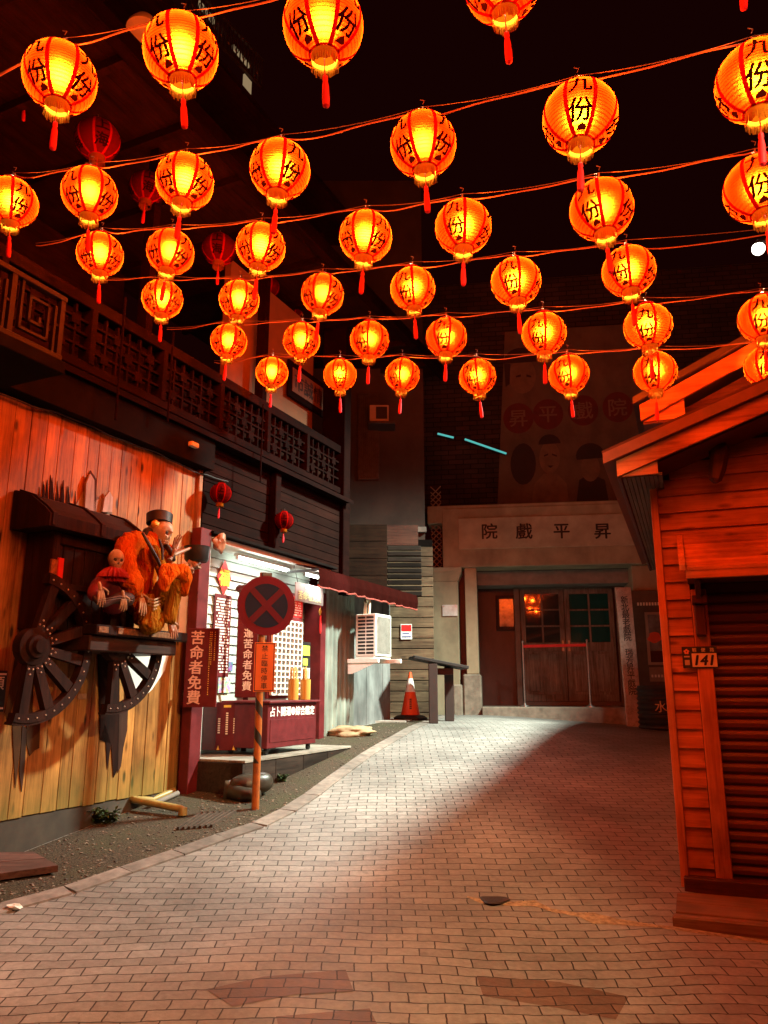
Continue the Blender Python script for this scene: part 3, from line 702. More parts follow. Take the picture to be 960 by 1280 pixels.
part('robe', drape(torso, .032, 1, (10, 10, 2.6)), robe_m, t, 'all')
leg = skin([[(q(188, 768, .45), .1), (q(205, 738, .64), .095), (q(217, 716, .74), .085)], [(q(217, 716, .74), .085), (q(218, 742, .72), .07), (q(213, 768, .70), .06), (q(209, 781, .68), .075)]], 3)
part('raised_trouser_leg', drape(leg, .016, 2), trou_m, t, 'all')
leg = skin([[(q(176, 768, .42), .11), (q(190, 774, .60), .10), (q(206, 778, .68), .07)], [(q(190, 774, .60), .10), (q(184, 786, .6), .085), (q(176, 792, .56), .05)]], 3)
part('folded_trouser_leg', drape(leg, .016, 3), trou_m, t, 'all')
def lapel(name, pts, w_, mat, seed):
    mb = MB(); n = len(pts); vs = []
    for i, p in enumerate(pts):
        d = (pts[min(i + 1, n - 1)] - pts[max(i - 1, 0)]).normalized(); sd = d.cross(Vector((0, -1, 0))).normalized() * w_[i]; vs += [p - sd + Vector((0, .02, 0)), p + Vector((0, -.02, 0)), p + sd + Vector((0, .02, 0))]
    mb.add(vs, [f for i in range(n - 1) for f in ((3 * i, 3 * i + 1, 3 * i + 4, 3 * i + 3), (3 * i + 1, 3 * i + 2, 3 * i + 5, 3 * i + 4))])
    r_ = bmesh.ops.extrude_face_region(mb.bm, geom=list(mb.bm.faces)); bmesh.ops.translate(mb.bm, verts=[v for v in r_['geom'] if isinstance(v, bmesh.types.BMVert)], vec=(0, .012, 0)); bmesh.ops.recalc_face_normals(mb.bm, faces=list(mb.bm.faces))
    bmesh.ops.subdivide_edges(mb.bm, edges=list(mb.bm.edges), cuts=3, use_grid_fill=True)
    part(name, drape(mb, .008, seed), mat, t, 'all')
sl_ = skin([[(q(163, 672, .50), .075), (q(154, 690, .58), .085), (q(155, 712, .64), .1), (q(166, 732, .68), .095), (q(172, 742, .68), .085)]], 3)
part('hanging_sleeve', drape(sl_, .03, 6, (13, 13, 3)), robe_m, t, 'all')
kf = skin([[(q(200, 712, .72), .06), (q(212, 707, .80), .09), (q(226, 710, .80), .085), (q(231, 728, .78), .06), (q(229, 744, .77), .035)], [(q(212, 707, .80), .09), (q(206, 724, .80), .05), (q(205, 740, .79), .03)]], 3)
part('knee_flap', drape(kf, .022, 7, (11, 11, 5)), robe_m, t, 'all')
sk = skin([[(q(184, 744, .58), .05), (q(190, 762, .64), .075), (q(186, 780, .66), .08), (q(180, 787, .64), .09)]], 3)
part('skirt_fold', drape(sk, .024, 9, (14, 14, 2.5)), trou_m, t, 'all')
pip = MB().tube([q(178, 666, .62), q(186, 680, .68), q(196, 698, .70), q(204, 716, .70)], [.012, .016, .016, .01], 8).tube([q(199, 674, .66), q(203, 686, .69), q(203, 700, .70)], [.01, .014, .01], 8)
part('collar_piping', pip, M['black'], t, True)
part('front_panel', drape(skin([[(q(190, 682, .58), .04), (q(198, 698, .60), .055), (q(203, 716, .62), .05), (q(204, 728, .62), .035)]], 3), .016, 12), trou_m, t, 'all')
hc = q(201, 664, .5); hr = .122; part('skull', skull_mb(hc, hr, R_(14), R_(12)), M['skull'], t, True); part('eye_sockets', sockets_mb(hc, hr, R_(14), R_(12)), M['black'], t, True); part('teeth', teeth_mb(hc, hr, R_(14), R_(12)), M['skull'], t)
hb = hc + Vector((-.005, .02, .07)); Mh = Matrix.Translation(hb) @ Matrix.Rotation(R_(8), 4, 'Y') @ Matrix.Rotation(R_(-8), 4, 'X')
part('hat', MB().lathe([(.001, .10), (.1, .105), (.122, .09), (.118, .0), (.112, -.005), (.1, .02)], 28, M=Mh), M['black'], t, True)
hair = skin([[(hc + Vector((-.06, .06, .02)), .07), (hc + Vector((-.11, .07, -.06)), .06), (hc + Vector((-.13, .04, -.16)), .045), (hc + Vector((-.1, -.02, -.26)), .02)]]); part('hair', hair, M['black'], t, 'all')
part('hair_ornament', MB().blob(hc + Vector((-.1, -.02, .05)), .035, 3, .3), M['gold'], t, True)
mb = skin([[(q(206, 680, .52), .03), (q(214, 690, .6), .028), (q(218, 702, .6), .02)]]); part('dark_sleeve', mb, M['black'], t, 'all')
part('hand', hand_mb(q(176, 742, .68), (.08, -.25, -1), (1, -.2, 0), 1.0, .19, .35), M['skull'], t, 'all')
part('hand', hand_mb(q(217, 690, .66), (-.12, -.3, 1), (1, 0, .1), 1.4, .17, .3), M['bone'], t, 'all')
mb = MB()
for k in range(4): mb.tube([q(184 + k, 748 + 4 * k, .66), q(192, 750 + 4 * k, .72), q(200, 747 + 4 * k, .66)], .008, 6)
part('rib_bones', mb, M['skull'], t, True)
ft = skin([[(q(211, 772, .68), .022), (q(213, 782, .70), .026), (q(215, 792, .74), .03)]]); part('ankle', ft, M['bone'], t, 'all')
part('foot_bones', hand_mb(q(215, 778, .72), (.05, -.3, -1), (1, -.3, 0), 1.1, .15, .25, .01), M['bone'], t, 'all')
t = thing('stone_bowl', 'dark round bowl on bony claw arms held out by the large skeleton', 'bowl', LF, tuple(q(247, 700, .5)))
bc = q(246, 693, .52)
part('bowl', MB().lathe([(.001, -.07), (.1, -.075), (.118, -.05), (.122, .05), (.128, .075), (.112, .075), (.1, -.03), (.001, -.04)], 28, tuple(bc)), M['black'], t, True)
part('claw_arm', MB().tube([q(217, 694, .56), q(226, 690, .56), q(236, 686, .54), q(246, 682, .52)], [.022, .018, .014, .01], 8).tube([q(212, 700, .6), q(220, 688, .6), q(225, 676, .58)], [.02, .015, .008], 8), M['bone'], t, True)
part('claw_foot', MB().blob(q(243, 706, .52), .06, 5, .6, 3, (1.2, .8, .8)).blob(q(238, 712, .54), .035, 9, .6), M['bone'], t, True)
t = thing('small_skeleton', 'small bald skeleton with a red ruffled collar playing a dark lute beside the large skeleton', 'skeleton figure', LF, tuple(q(142, 780, .4)))
hc = q(145, 699, .62); hr = .084
part('skull', skull_mb(hc, hr, R_(-26), R_(6)), M['skull'], t, True); part('eye_sockets', sockets_mb(hc, hr, R_(-26), R_(6)), M['black'], t, True); part('teeth', teeth_mb(hc, hr, R_(-26), R_(6)), M['skull'], t)
part('robe', skin([[(q(142, 770, .48), .12), (q(142, 745, .5), .12), (q(144, 722, .54), .09), (hc + Vector((0, .02, -.07)), .035)], [(q(144, 722, .54), .09), (q(124, 730, .56), .07), (q(116, 744, .6), .062), (q(122, 746, .66), .045)], [(q(144, 722, .54), .09), (q(160, 732, .6), .055), (q(162, 748, .64), .045)]]), plain('dark_red_robe', (.13, .008, .008), .75, .3, 9, bump=.4), t, 'all')
rc = hc + Vector((0, .01, -.075)); mb = MB()
mb.lathe([(.045, .01), (.08, -.01), (.115, -.05), (.125, -.085)], 40, tuple(rc), wob=lambda a, j: 1 + (.05 * j) * (1 if round(a / (2 * math.pi) * 40) % 2 else -1)); mb.lathe([(.04, .0), (.07, -.03), (.095, -.12)], 40, tuple(rc), wob=lambda a, j: 1 + (.07 * j) * (1 if round(a / (2 * math.pi) * 40) % 2 else -1))
part('ruffle_collar', mb, plain('red_ruffle', (.3, .01, .008), .7, .3, 20, bump=.3), t)
part('hand', hand_mb(q(125, 734, .7), (.12, -.2, -1), (1, -.3, 0), .9, .16, .4), M['skull'], t, 'all'); part('hand', hand_mb(q(154, 745, .74), (.1, -.1, -1), (1, -.3, 0), 1.1, .13, .5), M['skull'], t, 'all')
lute = skin([[(q(120, 752, .68), .025), (q(130, 756, .7), .03), (q(140, 750, .7), .035), (q(150, 747, .7), .055), (q(164, 750, .68), .075)], [(q(120, 752, .68), .025), (q(117, 744, .68), .015)]])
t2 = thing('lute', 'dark curved lute across the lap of the small skeleton', 'lute', LF, tuple(q(140, 755, .68))); part('body', lute, M['darkwood'], t2, True)
part('strings', MB().tube([q(122, 750, .72), q(150, 745, .76), q(166, 748, .75)], .002, 5).tube([q(122, 752, .72), q(150, 748, .76), q(166, 751, .75)], .002, 5), M['metal'], t2)
# ---------------------------------------------------------------- building over the wall
t = thing('balcony_house', 'dark red wooden house front with lattice panels above the plank wall', 'building', LF, (0, 0, 3.97))
part('eave_band', MB().box(-4, 2.2, -.16, .3, 3.975, 4.33), M['blacktarp'], t)
mb = MB(); mb.prism([(-.16, 4.33), (-.22, 4.3), (-.22, 4.36), (.3, 4.47), (.3, 4.335)], -4, 5.5, axis='x'); part('eave_beam', mb, M['lattice'], t)
mb = MB()
for i in range(9): mb.box(2.2, 5.6, -.03 - .0, .02, 3.27 + i * .122, 3.27 + i * .122 + .116, Matrix.Translation((0, 0, 0)), .004)
part('dark_siding', mb, wood('dark_siding', (.008, .0026, .0018), (.016, .0052, .0035), 'x', .2, .85, spec=.04), t)
part('backing_wall', MB().box(-4, 5.6, .1, .25, 4.4, 5.2), M['ceil'], t)
mb = MB(); mb.box(-4, 5.5, -.04, .3, 4.47, 4.56, bev=.006).box(-4, 5.5, -.04, .3, 5.1, 5.22, bev=.006); part('lattice_rails', mb, M['lattice'], t)
for i in range(9):
    x0 = -3.6 + i * 1.0; mb = MB(); z0, z1 = 4.57, 5.09
    mb.box(x0, x0 + .07, -.05, .1, z0 - .02, z1 + .02, bev=.005)
    n = 4
    for a in range(1, 6): mb.box(x0 + .07 + a * .155 - .012, x0 + .07 + a * .155 + .012, -.01, .03, z0, z1)
    for b in range(1, 4): mb.box(x0 + .07, x0 + 1.0, -.012, .028, z0 + b * .13 - .012, z0 + b * .13 + .012)
    for a, b in ((1, 1), (3, 2), (4, 1), (2, 3), (5, 3)): mb.box(x0 + .02 + a * .155, x0 + .12 + a * .155, -.014, .03, z0 + b * .13 - .07, z0 + b * .13 + .03)
    part('lattice_panel', mb, M['lattice'], t)
part('corner_post', MB().box(5.42, 5.62, -.1, .3, 2.95, 7.2, bev=.01), M['lattice'], t)
part('eave_post', MB().box(3.5, 3.62, -.14, -.04, 3.3, 4.3, bev=.008), M['lattice'], t)
mb = MB().box(3.2, 5.45, .5, .6, 5.0, 7.3); part('orange_gable_wall', mb, plain('orange_render', (.2, .09, .04), .8, .15, 4, bump=.2), t)
sg = rectL(362, 468, 420, 512, -.4)
part('name_board', MB().box(sg[0], sg[1], .42, .46, sg[2], sg[3], bev=.008), M['lattice'], t)
part('board_panel', MB().box(sg[0] + .1, sg[1] - .1, .412, .42, sg[2] + .1, sg[3] - .1), plain('board_panel', (.16, .07, .035), .6, .1), t)
part('lettering', MB().text('市誠情熱', face_m((sg[0] + sg[1]) / 2, .411, (sg[2] + sg[3]) / 2), .3, maxw=(sg[1] - sg[0]) - .3), M['black'], t)
part('back_wall', MB().box(-5, 3.2, 2.4, 2.6, 4.9, 7.5), M['ceil'], t)
bs = LF.hit(270, 165, .5).z
mb = MB().box(-5, 9, -.5, -.36, bs - .1, bs + .12, bev=.01); part('roof_beam', mb, M['lattice'], t)
mb = MB().box(-5, 9, -.36, 3, bs + .02, bs + .1)
for i in range(14): mb.box(-4.8 + i, -4.72 + i, -.34, 3, bs - .08, bs + .018)
part('ceiling', mb, M['ceil'], t)
for i, (u, v) in enumerate(((330, 410), (190, 300))):
    x = LF.hit(u, v, -.3).x; part('upper_post', MB().box(x - .05, x + .05, .25, .38, 5.2, bs), M['lattice'], t)
# railing of the projecting balcony, fret pattern
t = thing('fret_balcony', 'projecting balcony with a red fretwork railing at the left edge', 'balcony', LF, (-1.5, -.9, 3.9))
z0, z1 = 3.92, 4.42; e = LF.hit(78, 410, 1.0).x
mb = MB().box(-4, e, -1.03, -.97, z1 - .04, z1, bev=.004).box(-4, e, -1.03, -.97, z0, z0 + .04, bev=.004)
for i in range(7):
    x = e - .03 - i * .42
    mb.box(x - .02, x + .02, -1.025, -.975, z0, z1)
    a, b = x - .4, x - .02; zz = (z0 + z1) / 2
    for (p0, p1, r0, r1) in ((a + .05, a + .07, z0 + .1, z1 - .04), (a + .05, a + .3, z0 + .1, z0 + .12), (a + .28, a + .3, z0 + .1, z1 - .12), (a + .12, a + .3, z1 - .14, z1 - .12), (a + .12, a + .14, z0 + .18, z1 - .12), (a + .12, a + .23, z0 + .18, z0 + .2), (a + .21, a + .23, z0 + .18, zz), (a + .34, a + .36, z0, z1 - .1), (a + .34, a + .4, zz, zz + .02)):
        mb.box(p0, p1, -1.015, -.985, r0, r1)
part('railing', mb, wood('red_rail', (.01, .002, .0012), (.022, .005, .003), 'x', .1), t)
part('deck', MB().box(-4, e + .02, -1.05, -.24, z0 - .1, z0 - .005, bev=.005), M['blacktarp'], t)
for i, (u, v0, v1, r) in enumerate(((157, 372, 528, .011), (217, 415, 528, .011), (329, 505, 602, .009))):
    p, q_ = LF.hit(u, v0, .3), LF.hit(u - 5, v1, .3); q_.x = p.x; q_.y = p.y
    solo('thin_pole', ['slender upright pole left of the lattice panels above the plank wall', 'slender upright pole between two lattice panels above the plank wall', 'slender upright pole right of the eave, near the theatre'][i], 'pole', MB().tube([p, q_], r, 8), M['lattice'], LF, tuple(q_), 'thin poles on the left facade', True)
p = LF.hit(6, 470, .35)
t = thing('flood_light', 'rounded pale flood light on the eave at the left picture edge', 'lamp', LF, tuple(p))
part('housing', MB().box(p.x - .16, p.x + .1, p.y - .1, p.y + .1, p.z - .04, p.z + .05, bev=.03), plain('pale_plastic', (.6, .5, .45), .4, .1), t); part('bracket', MB().tube([p + Vector((-.05, .1, 0)), p + Vector((-.05, .3, .08))], .015, 8), M['darkmetal'], t)
p = LF.hit(242, 556, .2)
t = thing('eave_box_lamp', 'tiny pale box lamp under the black eave above the plank wall', 'lamp', LF, tuple(p)); part('housing', MB().box(p.x - .06, p.x + .06, p.y - .03, p.y + .03, p.z - .025, p.z + .025, bev=.008), M['cream'], t); part('bracket', MB().tube([p + Vector((0, .02, .01)), p + Vector((0, .06, .06))], .008, 6), M['darkmetal'], t)
# lit upper terrace glimpsed over the roof beam
t = thing('upper_terrace', 'dim upper terrace with iron railing and a pale lit window high at left', 'terrace', LF, (2, .8, 8.6))
def pl(u, v, off=-.8): return LF.hit(u, v, off)
mb = MB()
for a, b in (((205, 2), (222, 22)), ((250, 0), (268, 30)), ((292, 60), (312, 80)), ((306, 92), (314, 118))):
    p, r = pl(*a), pl(*b); mb.box(p.x, r.x, .8, .83, r.z, p.z)
part('lit_window', mb, glow('dim_window', (.55, .38, .2), .5), t)
mb = MB()
for i in range(22):
    p = pl(232 + i * 4.5, 12 + i * 4.6, -.7); mb.tube([p, p + Vector((0, 0, .5))], .012, 5)
    if i % 2 == 0: mb.tube([p + Vector((.05 * math.cos(a), 0, .25 + .1 * math.sin(a))) for a in [k * math.pi / 4 for k in range(9)]], .008, 5)
a, b = pl(232, 12, -.7), pl(328, 110, -.7); mb.bar(a, b, .04, .04).bar(a + Vector((0, 0, .5)), b + Vector((0, 0, .5)), .04, .04); part('railing', mb, M['darkmetal'], t)
part('slab', MB().box(-3, 9, .75, 2.5, a.z - .15, a.z - .03), M['ceil'], t)
mb = MB(); p = pl(180, 36, .2); mb.lathe([(.001, .14), (.1, .12), (.17, .02), (.18, -.02), (.15, -.02), (.001, .03)], 24, tuple(p)); solo('dish_lamp', 'pale round dish lamp half hidden behind the second lantern of the top string', 'lamp', mb, M['white'], LF, tuple(p), smooth=True)
# ---------------------------------------------------------------- fortune kiosk
siding = plain('pale_grey_siding', (.4, .42, .37), .45, .06, 3, bump=.05, grime=.12)
t = thing('fortune_kiosk', 'white lit street kiosk with grey siding and maroon posts', 'kiosk', LF, (2.25, 0, .9))
KZ = .91; kt = 3.2
mb = MB(); z = KZ
while z < kt:
    mb.prism([(.24, z), (.215, z), (.236, z + .108), (.24, z + .108)], 2.3, 5.0, axis='x'); z += .11
part('siding', mb, siding, t)
part('back_panel', MB().box(2.3, 5.0, .242, .3, KZ - .3, kt), M['white'], t)
s0, s1, _, _ = rectL(238, 700, 252, 980, .12)
part('front_post', MB().box(s0, s1, -.16, -.04, .45, 3.3, bev=.006), M['maroon'], t)
part('inner_jamb', MB().box(2.33, 2.40, -.02, .21, KZ, kt - .02, bev=.004), M['white'], t)
part('right_post', MB().box(4.86, 5.0, -.06, .21, .95, 2.92, bev=.006), M['maroon'], t)
part('door_lintel', MB().box(4.05, 4.86, .08, .2, 2.78, 2.86, bev=.004), M['maroon'], t)
part('header', MB().box(2.28, 5.02, -.12, -.04, kt - .005, kt + .055, bev=.004), M['white'], t)
part('ceiling', MB().box(2.28, 5.02, -.04, .24, kt + .005, kt + .05), M['white'], t)
part('flashing', MB().box(2.2, 5.06, -.2, -.03, kt + .058, kt + .09, bev=.004), M['blacktarp'], t)
part('carved_corner', MB().blob((2.31, -.2, kt - .03), .08, 4, .5, 3, (1, .7, 1.3)), M['bone'], t, True)
# tube lights
def tube_light(name, label, a, b, r=.018, st=9.0, col=(.86, 1.0, .9), fr=LF, up=(0, 0, 1), group=None):
    a, b = Vector(a), Vector(b); up = Vector(up); t = thing(name, label, 'light', fr, tuple((a + b) / 2), group); d = (b - a).normalized()
    part('fitting', MB().bar(a - d * .04 + up * .035, b + d * .04 + up * .035, .07, .035, up, .005), M['white'], t)
    part('end_caps', MB().bar(a - d * .035, a - d * .002, .03, .045, up, .004).bar(b + d * .002, b + d * .035, .03, .045, up, .004), M['white'], t)
    part('glow_tube', MB().tube([a, b], r, 12), glow('tube_glow', col, st), t, True); return t
a, b = LF.hit(316, 706, -.02), LF.hit(372, 728, -.02)
zt_ = kt - .07
tube_light('tube_light', 'bright white fluorescent tube under the kiosk ceiling', (3.0, .04, zt_), (4.12, .04, zt_), .02, 25)
tube_light('tube_light', 'short glaring tube lamp at the right end of the kiosk ceiling', (4.5, .0, zt_), (4.84, .0, zt_), .02, 25)
# wall items on the siding
def boardL(t, name, r, y, mat, th=.012, bev=.002): return part(name, MB().box(r[0], r[1], y - th, y, r[2], r[3], bev=bev), mat, t)
def lines(r, y, rows, cols=1, fill=.8, h=.5, seed=1):
    rnd = random.Random(seed); mb = MB(); dz = (r[3] - r[2]) / rows
    for i in range(rows):
        x = r[0]; z = r[3] - (i + .5) * dz
        while x < r[1] - .005:
            w_ = rnd.uniform(.006, .02) * 1.4
            if rnd.random() < fill: mb.box(x, min(x + w_, r[1]), y - .0012, y, z - dz * h / 2, z + dz * h / 2)
            x += w_ + .005
    return mb
sub = lambda r, a, b, c, d: (r[0] + (r[1] - r[0]) * a, r[0] + (r[1] - r[0]) * b, r[2] + (r[3] - r[2]) * c, r[2] + (r[3] - r[2]) * d)
wy = .205
r = rectL(270, 703, 291, 741, -.2); cx, cz = (r[0] + r[1]) / 2, (r[2] + r[3]) / 2
t = thing('fortune_diamond', 'red paper diamond with a gold character on the kiosk siding', 'poster', LF, (cx, wy, cz))
hw, hh = (r[1] - r[0]) * .42, (r[3] - r[2]) * .6
part('paper', MB().prism([(cx - hw, cz), (cx, cz - hh), (cx + hw, cz), (cx, cz + hh)], wy - .004, wy), plain('red_paper', (.75, .02, .012), .5, .05, bump=0, grime=0), t)
part('lettering', MB().text('福', face_m(cx, wy - .005, cz), hh * 1.0, .03), plain('gold_ink', (.9, .6, .02), .5, .05, bump=0, grime=0), t)
r = rectL(266, 743, 287, 846, -.2)
t = thing('notice_board', 'tall maroon notice with white text lines on the kiosk siding', 'notice', LF, (r[0], wy, r[2]))
boardL(t, 'board', r, wy, M['maroon']); part('text_lines', lines(sub(r, .08, .92, .04, .96), wy - .0125, 26, h=.55), M['white'], t)
for i, (u0, v0, u1, v1, lab) in enumerate(((281, 827, 291, 839, 'small blue picture card right of the maroon kiosk notice'), (273, 847, 288, 866, 'colourful picture card below the maroon kiosk notice'))):
    r = rectL(u0, v0, u1, v1, -.2); tt = NT('picture_print'); nz = tt.n('TexNoise'); tt.L.new(tt.map(), nz.inputs['Vector']); nz.inputs['Scale'].default_value = 18; hs_ = tt.n('HueSaturation'); tt.L.new(nz.outputs['Color'], hs_.inputs['Color']); hs_.inputs['Saturation'].default_value = 2.6; hs_.inputs['Value'].default_value = .8 if i else .6; tt.bsdf(tt.mix(.35 if i else .5, hs_.outputs[0], (.5, .6, .55) if i else (.08, .06, .4)), .4)
    solo('picture_card', lab, 'card', MB().box(r[0], r[1], wy - .004, wy, r[2], r[3]), tt.m, LF, (r[0], wy, r[2]))
# vertical signs facing the lane
def vsign(name, label, fr_pts, Y, yaw, chars, size, extra=None, mat=None, top=None):
    u0, v0, u1, v1 = fr_pts; x0, x1, z0, z1 = rectW(u0, v0, u1, v1, Y); cx, cz = (x0 + x1) / 2, (z0 + z1) / 2; w_, h = x1 - x0, z1 - z0
    t = thing(name, label, 'sign', W, (cx, Y, z0)); Mx = face_m(cx, Y, cz, yaw)
    part('board', MB().box(-w_ / 2, w_ / 2, -h / 2, h / 2, -.03, 0, Mx, .004), mat or M['maroon'], t)
    return t, Mx, w_, h
t, Mx, w_, h = vsign('hanging_signboard', 'maroon signboard 苦命者免費 fixed beside the skeleton cart', (231, 785, 272, 884), 8.0, R_(0), '', .1)
part('lettering', MB().text('苦命者免費', Mx @ Matrix.Translation((-w_ * .17, 0, 0)) @ Matrix.Rotation(R_(-1), 4, 'Z'), h * .185, .02, vertical=True, pitch=1.02), plain('pale_pink_lettering', (.7, .42, .36), .5, .05, bump=0, grime=0), t)
mb = MB(); rnd = random.Random(3)
for x, n in ((.22, 30), (.27, 16), (.37, 14)):
    for i in range(n): mb.box(w_ * x, w_ * x + .008, h * (.45 - i * .027), h * (.45 - i * .027) - h * .016 * rnd.uniform(.5, 1), 0, .0015, Mx)
part('text_lines', mb, M['gold'], t)
part('brackets', MB().box(-w_ / 2 - .02, w_ / 2 - .02, h * .3, h * .36, -.06, -.031, Mx).box(-w_ / 2 - .02, w_ / 2 - .02, -h * .36, -h * .3, -.06, -.031, Mx), M['darkmetal'], t)
t, Mx, w_, h = vsign('standing_signboard', 'maroon signboard 運苦命者免費 behind the no-stopping sign', (296, 738, 322, 872), 9.15, R_(3), '', .1)
part('lettering', MB().text('運苦命者免費', Mx @ Matrix.Translation((w_ * .05, -h * .15, 0)), h * .093, .02, vertical=True, pitch=1.05), M['white'], t)
part('carved_crest', MB().blob(Mx @ Vector((-w_ * .35, h / 2 + .02, -.01)), .05, 2, .5, 3, (1.4, .6, 1)).blob(Mx @ Vector((w_ * .35, h / 2 + .02, -.01)), .05, 6, .5, 3, (1.4, .6, 1)).box(-w_ / 2 - .02, w_ / 2 + .02, h / 2 - .01, h / 2 + .03, -.035, .012, Mx), M['maroon_d'], t, True)
part('post', MB().box(-.03, .03, -h / 2 - (rectW(296, 738, 322, 872, 9.15)[2] - KZ), -h / 2 + .02, -.06, -.031, Mx), M['maroon_d'], t)
# pigeonhole rack of white cells
r = rectL(338, 776, 374, 868, .1)
t = thing('fortune_slip_rack', 'white grid rack of small dark cells inside the kiosk', 'rack', LF, (r[0], -.1, r[2]))
part('frame_board', MB().box(r[0] - .04, r[1] + .06, -.1, -.06, r[2] - .05, r[3] + .06, bev=.004), M['maroon'], t)
mb = MB(); dk = MB(); n, m_ = 7, 13; dx = (r[1] - r[0]) / n; dz = (r[3] - r[2]) / m_
mb.box(r[0], r[1], -.106, -.1005, r[2], r[3])
for i in range(n + 1): mb.box(r[0] + i * dx - .009, r[0] + i * dx + .009, -.14, -.106, r[2], r[3])
for j in range(m_ + 1): mb.box(r[0], r[1], -.138, -.1065, r[2] + j * dz - .009, r[2] + j * dz + .009)
for i in range(n):
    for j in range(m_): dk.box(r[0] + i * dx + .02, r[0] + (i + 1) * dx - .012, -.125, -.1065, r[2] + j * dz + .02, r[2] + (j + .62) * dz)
part('grid', mb, M['white'], t); part('drawer_fronts', dk, plain('drawer_dark', (.07, .06, .055), .6, .3), t)  # dark fronts, one in each cell of the grid
part('top_board', MB().box(r[0] + .2, r[1] + .06, -.1, -.07, r[3] + .062, r[3] + .34, bev=.004), M['red'], t)
part('text_lines', lines((r[0] + .25, r[1] + .03, r[3] + .08, r[3] + .3), -.1005, 7, seed=5), M['white'], t)
r = rectL(370, 731, 405, 754, .12); t = thing('hanging_sign', 'small grey hanging panel lettered 苦命者免費 at the kiosk right top', 'sign', LF, (r[0], -.12, r[2]))
boardL(t, 'board', r, -.1, plain('panel_grey', (.33, .28, .27), .5, .1)); part('lettering', MB().text('苦命者免費', face_m((r[0] + r[1]) / 2, -.113, r[2] + (r[3] - r[2]) * .36), (r[3] - r[2]) * .5, .02, maxw=(r[1] - r[0]) * .92), plain('green_lettering', (.75, .85, .45), .5, .05, bump=0), t)
part('small_lettering', lines(sub(r, .3, .7, .7, .95), -.1125, 1, h=.7, seed=8), M['white'], t); part('hangers', MB().tube([(r[0] + .05, -.11, r[3]), (r[0] + .05, -.05, kt)], .004, 5).tube([(r[1] - .05, -.11, r[3]), (r[1] - .05, -.05, kt)], .004, 5), M['darkmetal'], t)
r = rectL(372, 802, 391, 868, .12); t = thing('leaflet_stand', 'black leaflet stand with yellow green cards inside the kiosk', 'stand', LF, (r[0], -.1, r[2]))
boardL(t, 'back', (r[0], r[1], r[2] - .1, r[3]), -.05, M['black'], .03)
part('yellow_cards', MB().box(*sub(r, .4, .92, .7, .95)[:2], -.086, -.081, *sub(r, .4, .92, .74, .93)[2:]).box(*sub(r, .5, .8, .7, .95)[:2], -.086, -.081, *sub(r, .4, .92, .55, .68)[2:]), plain('lime_card', (.6, .75, .08), .5, .1), t)
part('pale_cards', MB().box(*sub(r, .3, .6, 0, 1)[:2], -.086, -.081, *sub(r, 0, 1, .3, .5)[2:]).box(*sub(r, .65, .95, 0, 1)[:2], -.086, -.081, *sub(r, 0, 1, .3, .5)[2:]), M['white'], t)
r = rectL(377, 757, 386, 800, .05); tt = plain('print_figure', (.5, .2, .12), .5, .7, 12, bump=0); solo('narrow_print', 'narrow red and white print beside the kiosk rack', 'poster', MB().box(r[0], r[1], .15, .156, r[2], r[3]), tt, LF, (r[0], .15, r[2]))
p = LF.hit(402, 760, .09); t = thing('red_knot_charm', 'red and gold knotted charm hanging on the right kiosk post', 'charm', LF, tuple(p))
mb = MB(); mb.prism([(p.x - .035, p.z - .05), (p.x, p.z - .1), (p.x + .035, p.z - .05), (p.x, p.z)], -.075, -.062); part('gold_knot', mb, M['gold'], t)
part('red_tassel', MB().tube([(p.x, -.07, p.z + .06), (p.x, -.07, p.z)], .004, 6).lathe([(.006, 0), (.014, -.04), (.016, -.22), (.008, -.25)], 10, (p.x, -.075, p.z - .1), cap0=True, cap1=True), M['red'], t)
# platform, cabinets
pf = LF.hit(345, 945, .72); pe = LF.hit(430, 930, .7)
t = thing('wooden_platform', 'low grey topped wooden platform under the kiosk counter', 'platform', LF, (2.4, 0, .5))
px0 = 2.2; px1 = pf.x + 1.75; pw = -.72
mb = MB(); n = 5
for i in range(n): mb.box(px0, px1, pw + i * (.9 / n), pw + (i + .985) * (.9 / n), KZ - .025, KZ, bev=.003)
part('deck_boards', mb, wood('grey_deck', (.2, .17, .14), (.4, .36, .31), 'x', .12, bump=.3), t)
mb = MB(); mb.box(px0 - .02, px0 + .02, pw + .01, .15, .3, KZ - .028)
for i in range(4):
    x = px0 + .02 + (px1 - px0 - .04) * i / 4; mb.box(x, x + (px1 - px0 - .04) / 4 - .006, pw + .01, pw + .04, .4, KZ - .028, bev=.003)
part('skirt_boards', mb, wood('skirt_wood', (.014, .008, .006), (.045, .028, .02), 'x', .3), t)
ct = LF.hit(345, 878, .6); cx0 = pf.x - .0; cx1 = LF.hit(395, 905, .6).x; ctz = LF.hit(345, 876, .6).z; cbz = KZ + .07
t = thing('counter_cabinet', 'maroon fortune counter on castors with white lettering along its front', 'cabinet', LF, (cx0, -.6, KZ))
part('body', MB().box(cx0, cx1, -.6, -.02, cbz, ctz - .03, bev=.006), M['maroon'], t)
part('top', MB().box(cx0 - .03, cx1 + .04, -.64, 0, ctz - .028, ctz, bev=.008), M['maroon'], t)
part('front_panel', MB().box(cx0 + .05, cx1 - .05, -.606, -.6005, cbz + .06, ctz - .2, bev=.002), M['maroon'], t)
part('lettering', MB().text('占卜開運●綜合鑑定', face_m((cx0 + cx1) / 2, -.601, ctz - .115), .13, .025, maxw=(cx1 - cx0) * .9), M['white'], t)
